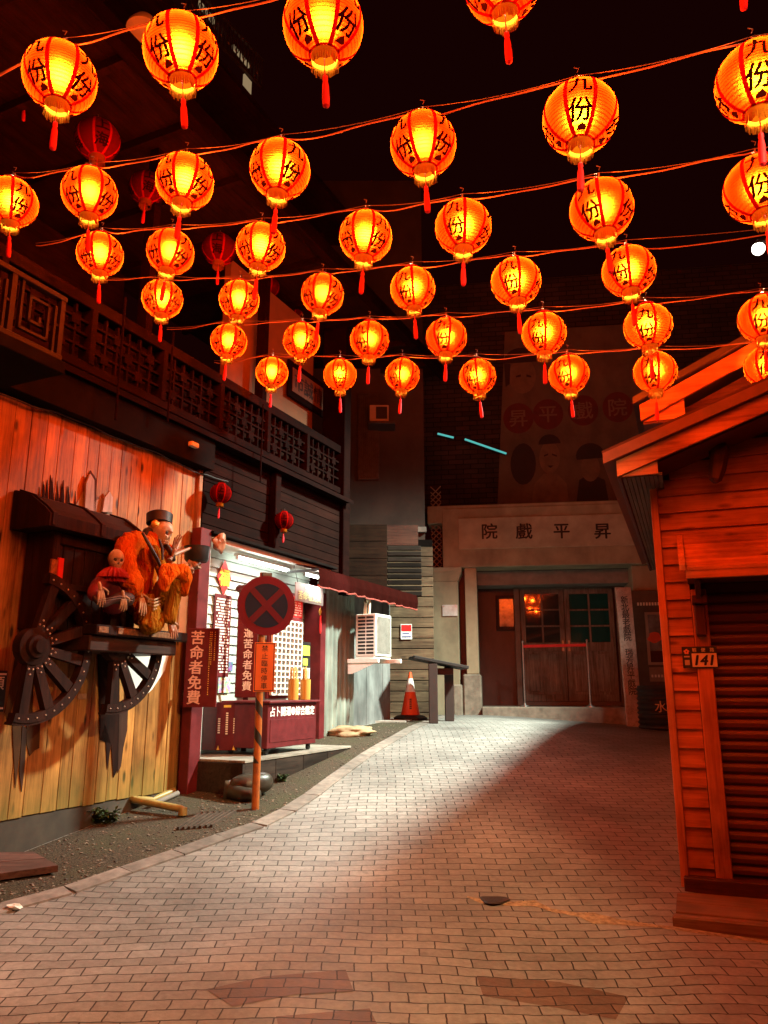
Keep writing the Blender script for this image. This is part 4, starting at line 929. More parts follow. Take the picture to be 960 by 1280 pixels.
for x in (cx0 + .08, cx1 - .08):
    for y in (-.54, -.08): part('castor', MB().lathe([(.001, -.014), (.033, -.014), (.033, .014), (.001, .014)], 14, M=Matrix.Translation((x, y, KZ + .034)) @ Matrix.Rotation(math.pi / 2, 4, 'X')).box(x - .015, x + .015, y - .022, y + .022, KZ + .04, cbz), M['black'], t)
def fixw(u, v, off=.3): return LF.hit(u, v, off)
for i, (u0, u1, lab) in enumerate(((361, 372, 'left bamboo cup of divination sticks on the maroon counter'), (376, 387, 'right bamboo cup of divination sticks on the maroon counter'))):
    a, b = LF.hit(u0, 865, .45), LF.hit(u1, 865, .45); c = (a + b) / 2; rr = .062; c.z = ctz
    t = thing('stick_cup', lab, 'cup', LF, tuple(c), 'divination stick cups')
    part('cup', MB().lathe([(.001, .003), (rr, .003), (rr * 1.02, .24), (rr * .88, .24), (rr * .86, .02), (.001, .02)], 20, tuple(c)), plain('bamboo', (.55, .3, .06), .45, .15, 20, (1, 1, .1), bump=.1), t, True)
    mb = MB(); rnd = random.Random(i)
    for k in range(22):
        a_ = rnd.uniform(0, 6.28); q0 = rnd.uniform(0, .045); mb.bar((c.x + q0 * math.cos(a_), c.y + q0 * math.sin(a_), ctz + .03), (c.x + q0 * 1.15 * math.cos(a_), c.y + q0 * 1.15 * math.sin(a_), ctz + .37 + rnd.uniform(-.03, .03)), .01, .003)
    part('sticks', mb, plain('bamboo_stick', (.62, .4, .14), .5, .2, 20), t)
x0, x1, z0, z1 = rectW(270, 878, 297, 938, 8.75)
t = thing('donation_box', 'small maroon box with gold lettering left of the counter', 'box', W, ((x0 + x1) / 2, 8.75, z0))
part('body', MB().box(x0 - .15, x1, 8.76, 9.0, z0, z1 - .01, bev=.005), M['maroon_d'], t); part('front_panel', MB().box(x0, x1, 8.745, 8.758, z0, z1, bev=.003), M['maroon'], t)
Mx = face_m((x0 + x1) / 2, 8.7445, (z0 + z1) / 2)
mb = MB()
for x, n_, k_ in ((0, 10, .02), (-.085, 7, -.04), (.085, 7, -.04)):
    for i in range(n_): mb.box(x - .012, x + .012, k_ + .11 - i * .024, k_ + .125 - i * .024, 0, .0015, Mx)
part('text_lines', mb, M['cream'], t)
part('slot', MB().box(-.04, .04, .2, .225, 0, .004, Mx).prism([(-.1, -.25), (-.07, -.25), (-.085, -.2)], 0, .002, Mx, axis='z').prism([(.07, -.25), (.1, -.25), (.085, -.2)], 0, .002, Mx, axis='z'), M['gold'], t)
# ---------------------------------------------------------------- no stopping sign
pb = G(319, 1013); t = thing('no_stopping_sign', 'striped street sign post with a red crossed disc and orange plate', 'sign', W, tuple(pb))
dz_c = at(332, 757, pb.y - .05); zp0, zp1 = at(331, 865, pb.y).z, at(331, 803, pb.y).z; ztop = at(329, 716, pb.y).z
tt = NT('pole_paint'); sp_ = tt.n('SeparateXYZ'); tt.L.new(tt.tc.outputs['Object'], sp_.inputs[0])
ang = tt.math('ARCTAN2', sp_.outputs[1], sp_.outputs[0]); ph = tt.math('FRACT', tt.math('ADD', tt.math('MULTIPLY', sp_.outputs[2], 1 / .27), tt.math('MULTIPLY', ang, 1 / (2 * math.pi))))
st_ = tt.math('LESS_THAN', ph, .42); up_ = tt.math('GREATER_THAN', sp_.outputs[2], .42)
og = tt.mix(tt.ramp(tt.noise(tt.map(), 14, 5), [(.45, 0.0), (.7, .7)]), (.36, .095, .01), (.1, .03, .012)); colp = tt.mix(tt.math('MULTIPLY', st_, up_), og, (.016, .012, .01)); tt.bsdf(colp, .45)
part('pole', MB().tube([pb - Vector((0, 0, .1)), (pb.x, pb.y, ztop)], .036, 16), tt.m, t, True)
Md = face_m(dz_c.x + .01, pb.y - .052, dz_c.z, R_(24)); rad = .292
part('disc', MB().lathe([(.001, -.008), (rad, -.008), (rad, 0), (.001, 0)], 48, M=Md), plain('sign_red', (.1, .001, .007), .6, .1, 5, bump=0, spec=.12), t)
part('disc_back_plate', MB().lathe([(.001, .0006), (rad * .74, .0006), (rad * .74, .0014), (.001, .0014)], 48, M=Md), plain('sign_blue', (.006, .006, .02), .6, .1, 5, bump=0, spec=.12), t)
mb = MB()
for a in (45, -45): mb.box(-rad * .75, rad * .75, -rad * .105, rad * .105, .0016, .0026 + a * 1e-5, Md @ Matrix.Rotation(R_(a), 4, 'Z'))
part('cross_bars', mb, plain('sign_red_bar', (.075, .001, .006), .6, .1, 5, bump=0, spec=.12), t)
part('clamp', MB().box(-.05, .05, rad - .01, rad + .035, -.05, -.012, Md, .003).box(-.03, .03, -.08, -.04, -.05, -.009, Md), M['darkmetal'], t)
x0, x1, z0, z1 = rectW(318, 803, 343, 865, pb.y - .05); hw = .1; Mx = face_m((x0 + x1) / 2, pb.y - .05, (z0 + z1) / 2, R_(10)); hh = (z1 - z0) / 2
part('orange_plate', MB().box(-hw, hw, -hh, hh, -.008, 0, Mx, .003), plain('orange_sheet', (.62, .13, .02), .45, .12, 6, bump=0), t)
e = .008; mb = MB().box(-hw + e, hw - e, hh - 2 * e, hh - e, 0, .0012, Mx).box(-hw + e, hw - e, -hh + e, -hh + 2 * e, 0, .0012, Mx).box(-hw + e, -hw + 2 * e, -hh + 2 * e, hh - 2 * e, 0, .0012, Mx).box(hw - 2 * e, hw - e, -hh + 2 * e, hh - 2 * e, 0, .0012, Mx)
part('plate_border', mb, M['black'], t); part('lettering', MB().text('禁止臨時停車', Mx, hh * .27, .01, vertical=True, pitch=1.12), M['black'], t)
# ---------------------------------------------------------------- ground clutter at left
def on_g(u, v, k=0): return G(u, v) + Vector((0, 0, k))
c = on_g(303, 1000); mb = MB(); 
mb = skin([[(c + Vector((-.17, .1, .1)), .1), (c + Vector((-.04, .02, .12)), .125), (c + Vector((.12, .06, .14)), .12), (c + Vector((.26, .22, .16)), .1)], [(c + Vector((-.17, .1, .1)), .1), (c + Vector((.0, -.09, .06)), .075), (c + Vector((.2, -.06, .06)), .06)]])
solo('folded_sack', 'dark folded sack or boulder lying behind the striped sign post', 'sack', mb, plain('dark_olive_hide', (.035, .026, .017), .4, .25, 8, bump=.3), W, tuple(c), smooth=True)
for u, v, r_, s_, sd, lab in ((404, 917, .17, (1, .8, .9), 1, 'rounded pale boulder at the foot of the maroon counter'), (440, 920, .2, (1.5, .8, .45), 2, 'long flat tan boulder beside the kerb near the cone')):
    c = on_g(u, v, r_ * s_[2] * .55); solo('boulder', lab, 'stone', MB().blob(c, r_, sd, .35, 4, s_), plain('tan_rock', (.32, .24, .14), .8, .35, 6, bump=.8), W, tuple(c - Vector((0, 0, r_ * .3))), smooth='all')
c = on_g(438, 905, .12); solo('red_wrapper', 'tiny crumpled red wrapper on the flat tan boulder', 'litter', MB().blob(c, .05, 3, .8, 2), M['red'], W, tuple(c))
c = on_g(18, 1138, .02); solo('white_litter', 'crumpled white litter on the pavers at lower left', 'litter', MB().blob(c, .05, 8, .9, 2, (1, .7, .35)), M['white'], W, tuple(c))
a, b = on_g(424, 902, .1), on_g(470, 886, .06); solo('loose_timber', 'dark loose timber lying along the corrugated wall foot', 'timber', MB().bar(a, b, .09, .07, bev=.01).bar(b + Vector((-.25, -.05, .08)), b + Vector((.2, .02, .08)), .07, .05, bev=.01), M['darkwood'], W, tuple(a))
c = on_g(492, 901); solo('grey_slab', 'flat pale slab on the ground in front of the traffic cone', 'slab', MB().prism([(c.x - .42, c.y - .5), (c.x + .18, c.y - .5), (c.x + .5, c.y + .7), (c.x - .2, c.y + .7)], c.z - .02, c.z + .02, axis='z'), plain('pale_slab', (.42, .38, .33), .8, .2, 8, bump=.2), W, tuple(c))
pvc = plain('aged_pvc', (.3, .22, .07), .4, .25, 10, bump=.1)
a = on_g(152, 1017, .12); m = on_g(165, 1014, .1); b = on_g(228, 1022, .07)
solo('bent_drain_pipe', 'yellowed bent drain pipe lying at the foot of the plank wall', 'pipe', MB().tube([at(218, 988, 8.1), at(190, 1000, 7.9), m + Vector((.03, 0, 0)), m, m + (b - m) * .06, b - (b - m) * .04, b, b - Vector((0, 0, .05))], [.03, .03, .032, .035, .032, .032, .042, .042], 12), pvc, W, tuple(a), smooth=True)
solo('grey_drain_pipe', 'thin grey pipe crossing behind the yellowed bent drain pipe', 'pipe', MB().tube([on_g(186, 1012, .03), on_g(222, 997, .04)], .025, 10), M['concrete'], W, tuple(on_g(190, 1010)), smooth=True)
g0 = on_g(255, 1031, .0); mb = MB()
for i in range(7):
    a_, b_ = G(222 + i * 7, 1040 - i * .6), G(252 + i * 7, 1020 - i * .4); mb.bar(a_ + Vector((0, 0, .022)), b_ + Vector((0, 0, .022)), .022, .03)
solo('drain_grate', 'rusty iron drain grate set in the verge beside the sign post', 'grate', mb, plain('rust_bars', (.06, .04, .028), .7, .4, 20, bump=.4), W, tuple(g0))
bp = [G(u, v) for u, v in ((-60, 1118), (0, 1117), (70, 1096), (48, 1082), (0, 1076), (-60, 1080))]
mb = MB(); e0, e1 = bp[0], bp[2]
for k in range(2):
    f0, f1 = k / 2 + .01, (k + 1) / 2 - .01; A0, A1 = G(-90, 1120), G(72, 1096); B0, B1 = G(-90, 1080), G(40, 1078)
    q0, q1, q2, q3 = A0.lerp(B0, f0), A1.lerp(B1, f0), A1.lerp(B1, f1), A0.lerp(B0, f1)
    mb.prism([(p.x, p.y) for p in (q0, q1, q2, q3)], .3, .345, axis='z')
for v in mb.bm.verts: v.co.z += zg(v.co.x, v.co.y) - .27
solo('ground_boards', 'two flat brown boards on the verge at the left picture edge', 'boards', mb, wood('wet_board', (.07, .035, .03), (.16, .085, .07), 'x', .2), W, tuple(bp[1]))
def weeds(name, label, spots, n, h, leaf, mat):
    mb = MB(); rnd = random.Random(len(label))
    for c in spots:
        for k in range(n):
            a = rnd.uniform(0, 6.28); l = h * rnd.uniform(.4, 1); tip = c + Vector((math.cos(a) * l * .7, math.sin(a) * l * .5 - .02, l)); mb.tube([c + Vector((rnd.uniform(-.04, .04), 0, 0)), c.lerp(tip, .6) + Vector((0, 0, .02)), tip], [.003, .0025, .0015], 4)
            for j in range(6):
                f = .3 + .12 * j; b = c.lerp(tip, f); d = Vector((rnd.uniform(-1, 1), rnd.uniform(-1, 1), rnd.uniform(-.3, .6))).normalized(); s_ = d.cross(Vector((0, 0, 1))).normalized() * leaf * .38; L_ = leaf * rnd.uniform(.7, 1.2)
                mb.add([b, b + d * L_ * .5 + s_ + Vector((0, 0, .006)), b + d * L_ - Vector((0, 0, .01)), b + d * L_ * .5 - s_ + Vector((0, 0, .006))], [(0, 1, 2, 3)])
    solo(name, label, 'plant', mb, mat, W, tuple(spots[0]))
lf = plain('weed_leaf', (.05, .085, .025), .5, .4, 20, bump=.1, grime=0)
weeds('broadleaf_weed', 'leafy green weed at the foot of the plank wall under the wheel', [on_g(u, 1030) for u in (95, 108, 122, 135)], 11, .15, .06, lf)
weeds('small_weed', 'small green weed by the maroon post foot', [on_g(252, 985), on_g(262, 982)], 12, .11, .05, lf)
weeds('small_weed', 'small weed below the platform corner behind the sign post', [on_g(352, 978)], 12, .1, .045, lf)
weeds('small_weed', 'dark weed at the skirting near the left picture edge', [on_g(4, 1054), on_g(14, 1050)], 9, .08, .04, lf)
# ---------------------------------------------------------------- beyond the kiosk: walls, air conditioner, awning
corr = plain('weathered_corrugated', (.19, .22, .19), .7, .5, 5, (1, 1, .25), bump=.3, grime=.6)
mb = MB(); n = 44; x0, x1 = 5.02, 5.95
vs = []; 
for i in range(n + 1):
    x = x0 + (x1 - x0) * i / n; y = -.02 + .018 * math.sin(i * 2 * math.pi / 6.3); vs += [(x, y, .9), (x, y, 3.1), (x, .1, .9), (x, .1, 3.1)]
mb.add(vs, [(4 * i, 4 * i + 4, 4 * i + 5, 4 * i + 1) for i in range(n)] + [(4 * n, 4 * n + 2, 4 * n + 3, 4 * n + 1), (0, 1, 3, 2)])
t = thing('corrugated_wall', 'weathered grey green corrugated sheet wall beside the air conditioner', 'wall', LF, (5, 0, .95)); part('corrugated_sheet', mb, corr, t)
mb = MB(); 
for i in range(5): mb.box(5.95 + i * .3, 6.245 + i * .3, .06 + .004 * (i % 2), .12, 1.0, 3.1, bev=.003)
part('flat_sheets', mb, plain('grey_sheet', (.17, .17, .165), .7, .45, 5, (1, 1, .3), bump=.2, grime=.7), t)
x0 = 5.5; acx0, acx1 = LF.hit(444, 795, .3).x, LF.hit(488, 795, .3).x
aY = 11.25; X0, X1, Z0, Z1 = rectW(444, 768, 471, 821, aY)
ta = R_(4); Ma = Matrix.Translation((X0, aY, Z0)) @ Matrix.Rotation(R_(-30), 4, 'Z'); wA, dA, hA = (X1 - X0) * 1.1, .46, Z1 - Z0
t = thing('air_conditioner', 'white outdoor air conditioner unit on a wall bracket', 'air conditioner', W, (X0, aY, Z0))
acm = plain('ac_casing', (.62, .62, .56), .45, .08, 6, bump=.03, grime=.3)
part('casing', MB().box(0, wA, 0, dA, 0, hA, Ma, .012), acm, t)
mb = MB(); dk = MB()
for i in range(11):
    for a_, b_ in ((.14, .5), (.55, .9)): dk.box(wA * a_, wA * b_, -.004, .001, hA * (.06 + i * .083), hA * (.06 + i * .083 + .05), Ma)
part('vent_slots', dk, M['black'], t)
for i in range(18): mb.box(wA - .001, wA + .006, .04 + i * .022, .048 + i * .022, .04, hA - .04, Ma)
part('coil_fins', mb, M['metal'], t)
part('pipes', MB().tube([Ma @ Vector((.1, .1, hA - .02)), Ma @ Vector((.1, .12, hA + .16)), Ma @ Vector((-.02, .3, hA + .24)), Ma @ Vector((-.1, .5, hA + .24))], .025, 10).tube([Ma @ Vector((.17, .1, hA - .02)), Ma @ Vector((.17, .12, hA + .2)), Ma @ Vector((.0, .4, hA + .3))], .02, 10), M['cream'], t, True)
part('bracket', MB().box(-.12, wA + .05, -.02, .03, -.09, -.03, Ma, .004).box(-.12, wA + .2, dA - .1, dA - .05, -.09, -.03, Ma, .004).prism([(-.12, -.09), (-.12, -.24), (-.05, -.24), (wA, -.09)], 0, .01, Ma).box(.02, wA - .02, .0, dA, -.028, -.002, Ma), M['white'], t)
# awning
az0 = LF.hit(460, 727, .5).z; A0 = LF.hit(398, 720, .5).x; A1 = LF.hit(522, 752, .5).x
t = thing('red_awning', 'dark red fabric awning with a scalloped valance right of the kiosk', 'awning', LF, (A0, -.5, az0))
n = 60; vs = []
for i in range(n + 1):
    x = A0 + (A1 - A0) * i / n; zz = az0 + .02 * math.sin(i * .8); vs += [(x, .0, az0 + .1), (x, -.28, az0 + .045 + .008 * math.sin(i * 1.7)), (x, -.5, az0), (x, -.515 + .012 * math.sin(i * 1.3), az0 - .13), (x, -.5 + .02 * math.sin(i * 1.3), az0 - .22 - .02 * abs(math.sin(i * .52)))]
mb = MB().add(vs, [(5 * i + k, 5 * i + 5 + k, 5 * i + 6 + k, 5 * i + 1 + k) for i in range(n) for k in range(4)])
part('canvas', mb, thin('awning_cloth', (.028, .005, .004), (.012, .002, .002), .3), t)
part('valance_lit_trim', MB().tube([(A0 + (A1 - A0) * i / n, -.5 + .02 * math.sin(i * 1.3), az0 - .225 - .02 * abs(math.sin(i * .52))) for i in range(n + 1)], .012, 6), plain('lit_trim_red', (.3, .05, .035), .6, .3), t)  # hem trim in a lighter red, painting in tube light on the edge
part('support_arms', MB().bar((A0 + .05, 0, az0 - .02), (A0 + .05, -.5, az0 - .02), .03, .03).bar((A1 - .05, 0, az0 - .02), (A1 - .05, -.5, az0 - .02), .03, .03), M['darkmetal'], t)
# boxes and louvre over the awning, concrete building, plank end wall
x0, x1, z0, z1 = rectW(432, 655, 484, 742, 12.6)
t = thing('timber_hut_wall', 'brown timber boxed wall above the red awning', 'wall', W, (x0, 12.6, z0))
mb = MB()
for i in range(4): mb.box(x0, x1, 12.6, 12.75, z0 + (z1 - z0) * i / 4, z0 + (z1 - z0) * (i + 1) / 4 - .006, bev=.005)
part('wide_boards', mb, wood('old_board', (.012, .006, .004), (.03, .016, .009), 'x', .25, .85, spec=.06), t)
part('post', MB().box(x0 - .12, x0 - .004, 12.55, 12.8, z0 - .2, z1 + .6, bev=.006), wood('grey_post', (.1, .06, .04), (.2, .13, .09), 'z', .1), t)
x0b, x1b, z0b, z1b = rectW(484, 682, 523, 746, 12.8); mb = MB()
for i in range(9):
    z = z0b + (z1b - z0b) * i / 9; mb.box(x0b, x1b + .05, 12.7 + .01 * (i % 3), 12.76, z, z + (z1b - z0b) / 9 * .8, Matrix.Translation((0, 0, 0)) , .01)
part('bamboo_louvre', mb, wood('louvre_slat', (.008, .006, .005), (.024, .019, .015), 'x', .4, .85, spec=.06), t)
part('side_wall', MB().box(x1, x1b, 12.78, 13.2, z1b, z1 + .02), M['darkwood'], t)
x0, x1, z0, z1 = rectW(430, 450, 530, 665, 14.0)
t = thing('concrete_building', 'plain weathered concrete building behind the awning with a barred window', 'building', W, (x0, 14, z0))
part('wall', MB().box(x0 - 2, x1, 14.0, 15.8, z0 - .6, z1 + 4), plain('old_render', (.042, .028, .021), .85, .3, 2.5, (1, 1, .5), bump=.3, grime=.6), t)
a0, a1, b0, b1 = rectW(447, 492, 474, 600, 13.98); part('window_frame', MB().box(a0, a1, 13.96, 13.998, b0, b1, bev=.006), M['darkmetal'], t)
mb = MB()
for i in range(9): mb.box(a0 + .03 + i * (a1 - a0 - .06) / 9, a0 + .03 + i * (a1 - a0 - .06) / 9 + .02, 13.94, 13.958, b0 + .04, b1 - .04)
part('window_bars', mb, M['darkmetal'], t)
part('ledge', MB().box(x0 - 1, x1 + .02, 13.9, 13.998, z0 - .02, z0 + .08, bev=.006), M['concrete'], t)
a0, a1, b0, b1 = rectW(462, 506, 486, 526, 13.6); t = thing('window_cooler', 'small old air conditioner box beside the barred upper window', 'air conditioner', W, (a0, 13.7, b0))
part('casing', MB().box(a0, a1, 13.6, 13.99, b0, b1, bev=.01), plain('old_casing', (.33, .24, .18), .6, .1), t); part('grille', MB().box(a0 + .12, a1 - .03, 13.594, 13.599, b0 + .04, b1 - .04), M['black'], t); part('shelf', MB().box(a0 - .02, a1 + .12, 13.55, 13.99, b0 - .07, b0 - .02, bev=.005), M['darkmetal'], t)
x0, x1, _, _ = rectW(478, 700, 541, 890, 13.9)
t = thing('board_end_wall', 'brown horizontal board wall behind the traffic cone', 'wall', W, (x0, 13.9, 1.1)); mb = MB(); z = 1.02; rnd = random.Random(4)
while z < 4.1:
    mb.box(x0 - .1, x1 + .02, 13.9 + rnd.uniform(-.006, .006), 13.95, z, z + .172, bev=.006); z += .185
part('boards', mb, wood('weathered_board', (.07, .042, .024), (.16, .105, .06), 'x', .3, knots=.6), t); part('backing', MB().box(x0 - .1, x1 + .02, 13.97, 14.0, 1.0, 4.3), M['blacktarp'], t)
a0, a1, b0, b1 = rectW(501, 780, 515, 799, 13.87); t = thing('red_white_notice', 'small red and white notice on the brown board wall', 'notice', W, (a0, 13.88, b0))
part('sheet', MB().box(a0, a1, 13.878, 13.885, b0, b1), M['white'], t); mh_ = (b1 - b0)
part('red_block', MB().box(a0 + .01, a1 - .01, 13.875, 13.878, b0 + mh_ * .52, b1 - .015), M['red'], t); part('text_lines', MB().box(a0 + .03, a1 - .05, 13.8755, 13.878, b0 + mh_ * .36, b0 + mh_ * .42).box(a0 + .02, a1 - .02, 13.8755, 13.878, b0 + mh_ * .12, b0 + mh_ * .2), plain('blue_print', (.03, .05, .2), .5), t)
c = G(513, 892); c = Vector((at(513, 892, 13.3).x, 13.3, zg(.3, 13.3))); ch = (at(513, 840, 13.3).z - c.z)
t = thing('traffic_cone', 'orange traffic cone with a white band on a black base', 'cone', W, tuple(c))
prof = lambda f: .02 + (1 - f) * .145
part('body', MB().lathe([(prof(0), ch * .07), (prof(1), ch), (.001, ch)], 28, tuple(c)), plain('cone_orange', (.75, .085, .02), .45, .1, 8, bump=.05), t, True)
part('reflective_band', MB().lathe([(prof(.55) + .002, ch * (.07 + .93 * .55)), (prof(.85) + .002, ch * (.07 + .93 * .85))], 28, tuple(c)), M['white'], t, True)
part('base', MB().lathe([(.3, .0), (.3, ch * .05), (.24, ch * .09), (.165, ch * .11)], 8, tuple(c), cap0=True, cap1=True, M=Matrix.Translation(c) @ Matrix.Rotation(R_(22.5), 4, 'Z') @ Matrix.Translation(-c)), M['black'], t)
mb = MB()
for i in range(6): mb.box(-.018, .018, -.13 + i * .03, -.108 + i * .03, -.001, .003, face_m(c.x, c.y - prof(.32) - .001, c.z + ch * .39, 0, 0, R_(-11)))
part('text_marks', mb, M['darkmetal'], t)
# ---------------------------------------------------------------- theatre
ren = plain('stucco', (.34, .285, .185), .85, .22, 3, (1, 1, .6), bump=.4, grime=.5)
def rectT(u0, v0, u1, v1, off=0.0):
    um, vm_ = (u0 + u1) / 2, (v0 + v1) / 2
    return TF.hit(u0, vm_, off).x, TF.hit(u1, vm_, off).x, TF.hit(um, v1, off).z, TF.hit(um, v0, off).z
bt = NT('dark_brick'); b = bt.n('TexBrick'); bt.L.new(bt.map((1, 1, 1), rot=(math.pi / 2, 0, 0)), b.inputs['Vector']); b.inputs['Scale'].default_value = 1; b.inputs['Brick Width'].default_value = .32; b.inputs['Row Height'].default_value = .11; b.inputs['Mortar Size'].default_value = .01
b.inputs['Color1'].default_value = (.035, .02, .016, 1); b.inputs['Color2'].default_value = (.06, .033, .025, 1); b.inputs['Mortar'].default_value = (.012, .01, .008, 1)
f = bt.noise(bt.map(), 1.2, 5); bt.bsdf(bt.mix(1.0, b.outputs['Color'], bt.ramp(f, [(.3, .6), (.7, 1.1)]), 'MULTIPLY'), .85, 0, bt.bump(bt.math('SUBTRACT', 1.0, b.outputs['Fac']), .6, .02), .2)
t = thing('old_theatre', 'old theatre front with a stone lintel sign and double wooden doors', 'theatre', TF, (3.3, 0, 1.1))
part('brick_wall', MB().box(-.6, 13, .32, 1.5, 5.3, 10.7), bt.m, t)
part('upper_band', MB().box(.95, 12, -.28, .318, 4.95, 5.32, bev=.01), ren, t)
l0 = TF.hit(553, 670, .3).x
part('lintel', MB().box(l0, 9, -.3, .3, 4.02, 5.25, bev=.012), ren, t)
r = rectT(573, 645, 796, 684, .32)
part('sign_panel', MB().box(r[0], r[1], -.335, -.301, r[2], r[3], bev=.006), plain('pale_stucco', (.42, .36, .25), .85, .15, 4, bump=.3, grime=.4), t)
mb = MB()
for ch, u in (('院', 612), ('戲', 655), ('平', 702), ('昇', 753)): p = TF.hit(u, 664, .337); mb.text(ch, face_m(p.x, -.3355, p.z), .34, .02, .01)
part('lettering', mb, M['black'], t)
mb = MB(); a0, a1, b0, b1 = rectT(539, 640, 552, 712, .1)
for k in range(-3, 14):
    mb.bar((a0, -.1, b0 + k * .12), (a1, -.1, b0 + k * .12 + (a1 - a0)), .02, .02, (0, 1, 0)); mb.bar((a0, -.085, b0 + k * .12 + (a1 - a0)), (a1, -.085, b0 + k * .12), .02, .02, (0, 1, 0))
part('lattice_strip', mb, plain('lattice_paint', (.3, .2, .13), .7, .2), t)
P0, P1, _, _ = rectT(541, 720, 574, 890, .3); 
mb = MB().box(P0, P1, -.3, .3, .9, 3.74, bev=.012); mb.add([(P0, -.3, 3.74), (P1, -.3, 3.74), (P1, .3, 3.74), (P0, .3, 3.74), (P0 - .1, -.38, 3.92), (P1 + .08, -.38, 3.92), (P1 + .08, .3, 3.92), (P0 - .1, .3, 3.92)], [(0, 1, 5, 4), (1, 2, 6, 5), (3, 0, 4, 7)]).box(P0 - .1, P1 + .08, -.38, .3, 3.921, 4.015, bev=.006)
part('left_pillar', mb, ren, t)
Q0, Q1, _, _ = rectT(582, 714, 597, 835, .2); part('door_pilaster', MB().box(Q0, Q1, -.2, .9, 1.9, 4.018, bev=.008), plain('cream_stucco', (.42, .34, .22), .8, .15, 4, bump=.2), t)
B0, B1, _, _ = rectT(566, 840, 602, 890, .32); part('stone_base', MB().box(B0 + .2, B1, -.32, .9, .95, 1.895, bev=.03).box(B0, B0 + .19, -.34, .2, .95, 1.7, bev=.03), M['stone'], t)
part('recess_side_wall', MB().box(5.0, 9, -.12, 1.0, .8, 4.018, bev=.006), ren, t)
part('recess_back_wall', MB().box(Q1 - .2, 5.0, .9, 1.0, 1.0, 4.018), plain('dark_panel', (.075, .03, .022), .5, .3, 5, (1, 1, .4)), t)
part('recess_left_wall', MB().box(P1 + .01, Q1, .1, .9, .9, 4.0), M['maroon_d'], t)
part('door_head', MB().box(Q1, 5.0, .3, .9, 3.72, 4.016, bev=.005), plain('grey_head', (.23, .2, .17), .8, .2), t)
part('entrance_step', MB().box(B1 - .0, 4.72, -.45, .9, .85, 1.27, bev=.015), M['stone'], t)
dw = wood('door_wood', (.12, .09, .07), (.27, .22, .18), 'z', .12)
for k, (u0, u1) in enumerate(((652, 707), (708, 770))):
    d0, d1, z0, z1 = rectT(u0, 735, u1, 874, -.8); z0 = 1.36
    g = part('door', MB().box(d0, d0 + .1, .8, .86, z0, z1, bev=.004).box(d1 - .1, d1, .8, .86, z0, z1, bev=.004).box(d0 + .1, d1 - .1, .8, .86, z0, z0 + .14, bev=.004).box(d0 + .1, d1 - .1, .8, .86, z1 - .12, z1, bev=.004).box(d0 + .1, d1 - .1, .8, .86, z0 + 1.02, z0 + 1.2, bev=.004), dw, t)
    zg0, zg1 = z0 + 1.2, z1 - .12; mb = MB(); xm = (d0 + d1) / 2
    mb.box(xm - .018, xm + .018, .81, .85, zg0, zg1)
    for j in (1, 2): mb.box(d0 + .1, d1 - .1, .812, .848, zg0 + (zg1 - zg0) * j / 3 - .016, zg0 + (zg1 - zg0) * j / 3 + .016)
    part('glazing_bars', mb, dw, g)
    part('panes', MB().box(d0 + .1, d1 - .1, .828, .834, zg0, zg1), plain('teal_reflection_pane', (.012, .075, .075), .06, .1, bump=0, spec=.9, grime=0) if k else M['glass'], g)  # right pane: teal reflection painted in as base colour
    mb = MB()
    for a, b_ in ((d0 + .1, xm - .05), (xm + .05, d1 - .1)): mb.box(a, b_, .825, .845, z0 + .14, z0 + 1.02).box(a + .05, b_ - .05, .812, .826, z0 + .2, z0 + .96, bev=.01)
    mb.box(xm - .05, xm + .05, .805, .855, z0 + .14, z0 + 1.02); part('lower_panels', mb, dw, g)
    part('handle', MB().blob((d1 - .06 if k == 0 else d0 + .06, .78, z0 + 1.12), .028, 0, 0, 2).box((d1 - .075 if k == 0 else d0 + .035), (d1 - .035 if k == 0 else d0 + .075), .792, .8, z0 + 1.02, z0 + 1.24), M['metal'], g)
d0, d1, _, _ = rectT(648, 735, 774, 874, -.8); part('door_frame', MB().box(d0 - .06, d0 + .05, .74, .8, 1.275, z1 + .06, bev=.005).box(d1 - .03, d1 + .1, .74, .8, 1.275, z1 + .06, bev=.005).box(d0 + .05, d1 - .03, .74, .8, z1 + .005, z1 + .1, bev=.005).box(d0 + .05, d1 - .03, .78, .9, 1.275, 1.355, bev=.005), plain('frame_paint', (.14, .1, .08), .6, .2), t)
r = rectT(620, 744, 646, 788, -.82); part('poster_frame', MB().box(r[0], r[1], .84, .898, r[2], r[3], bev=.006), M['darkwood_z'], t); part('framed_photo', MB().box(r[0] + .07, r[1] - .07, .832, .8395, r[2] + .08, r[3] - .08), plain('photo_print', (.2, .15, .12), .15, .6, 7, bump=0, spec=.8), t)
r = rectT(553, 756, 572, 770, .32); t2 = thing('pillar_plate', 'small pale glass name plate on the left theatre pillar', 'plate', TF, (r[0], -.3, r[2])); part('plate', MB().box(r[0], r[1], -.325, -.315, r[2], r[3], bev=.003), plain('pale_plate', (.55, .62, .6), .2, .3, 6, bump=0), t2); part('studs', MB().box(r[0] + .02, r[0] + .04, -.33, -.301, r[3] - .04, r[3] - .02).box(r[1] - .04, r[1] - .02, -.33, -.301, r[3] - .04, r[3] - .02), M['metal'], t2)
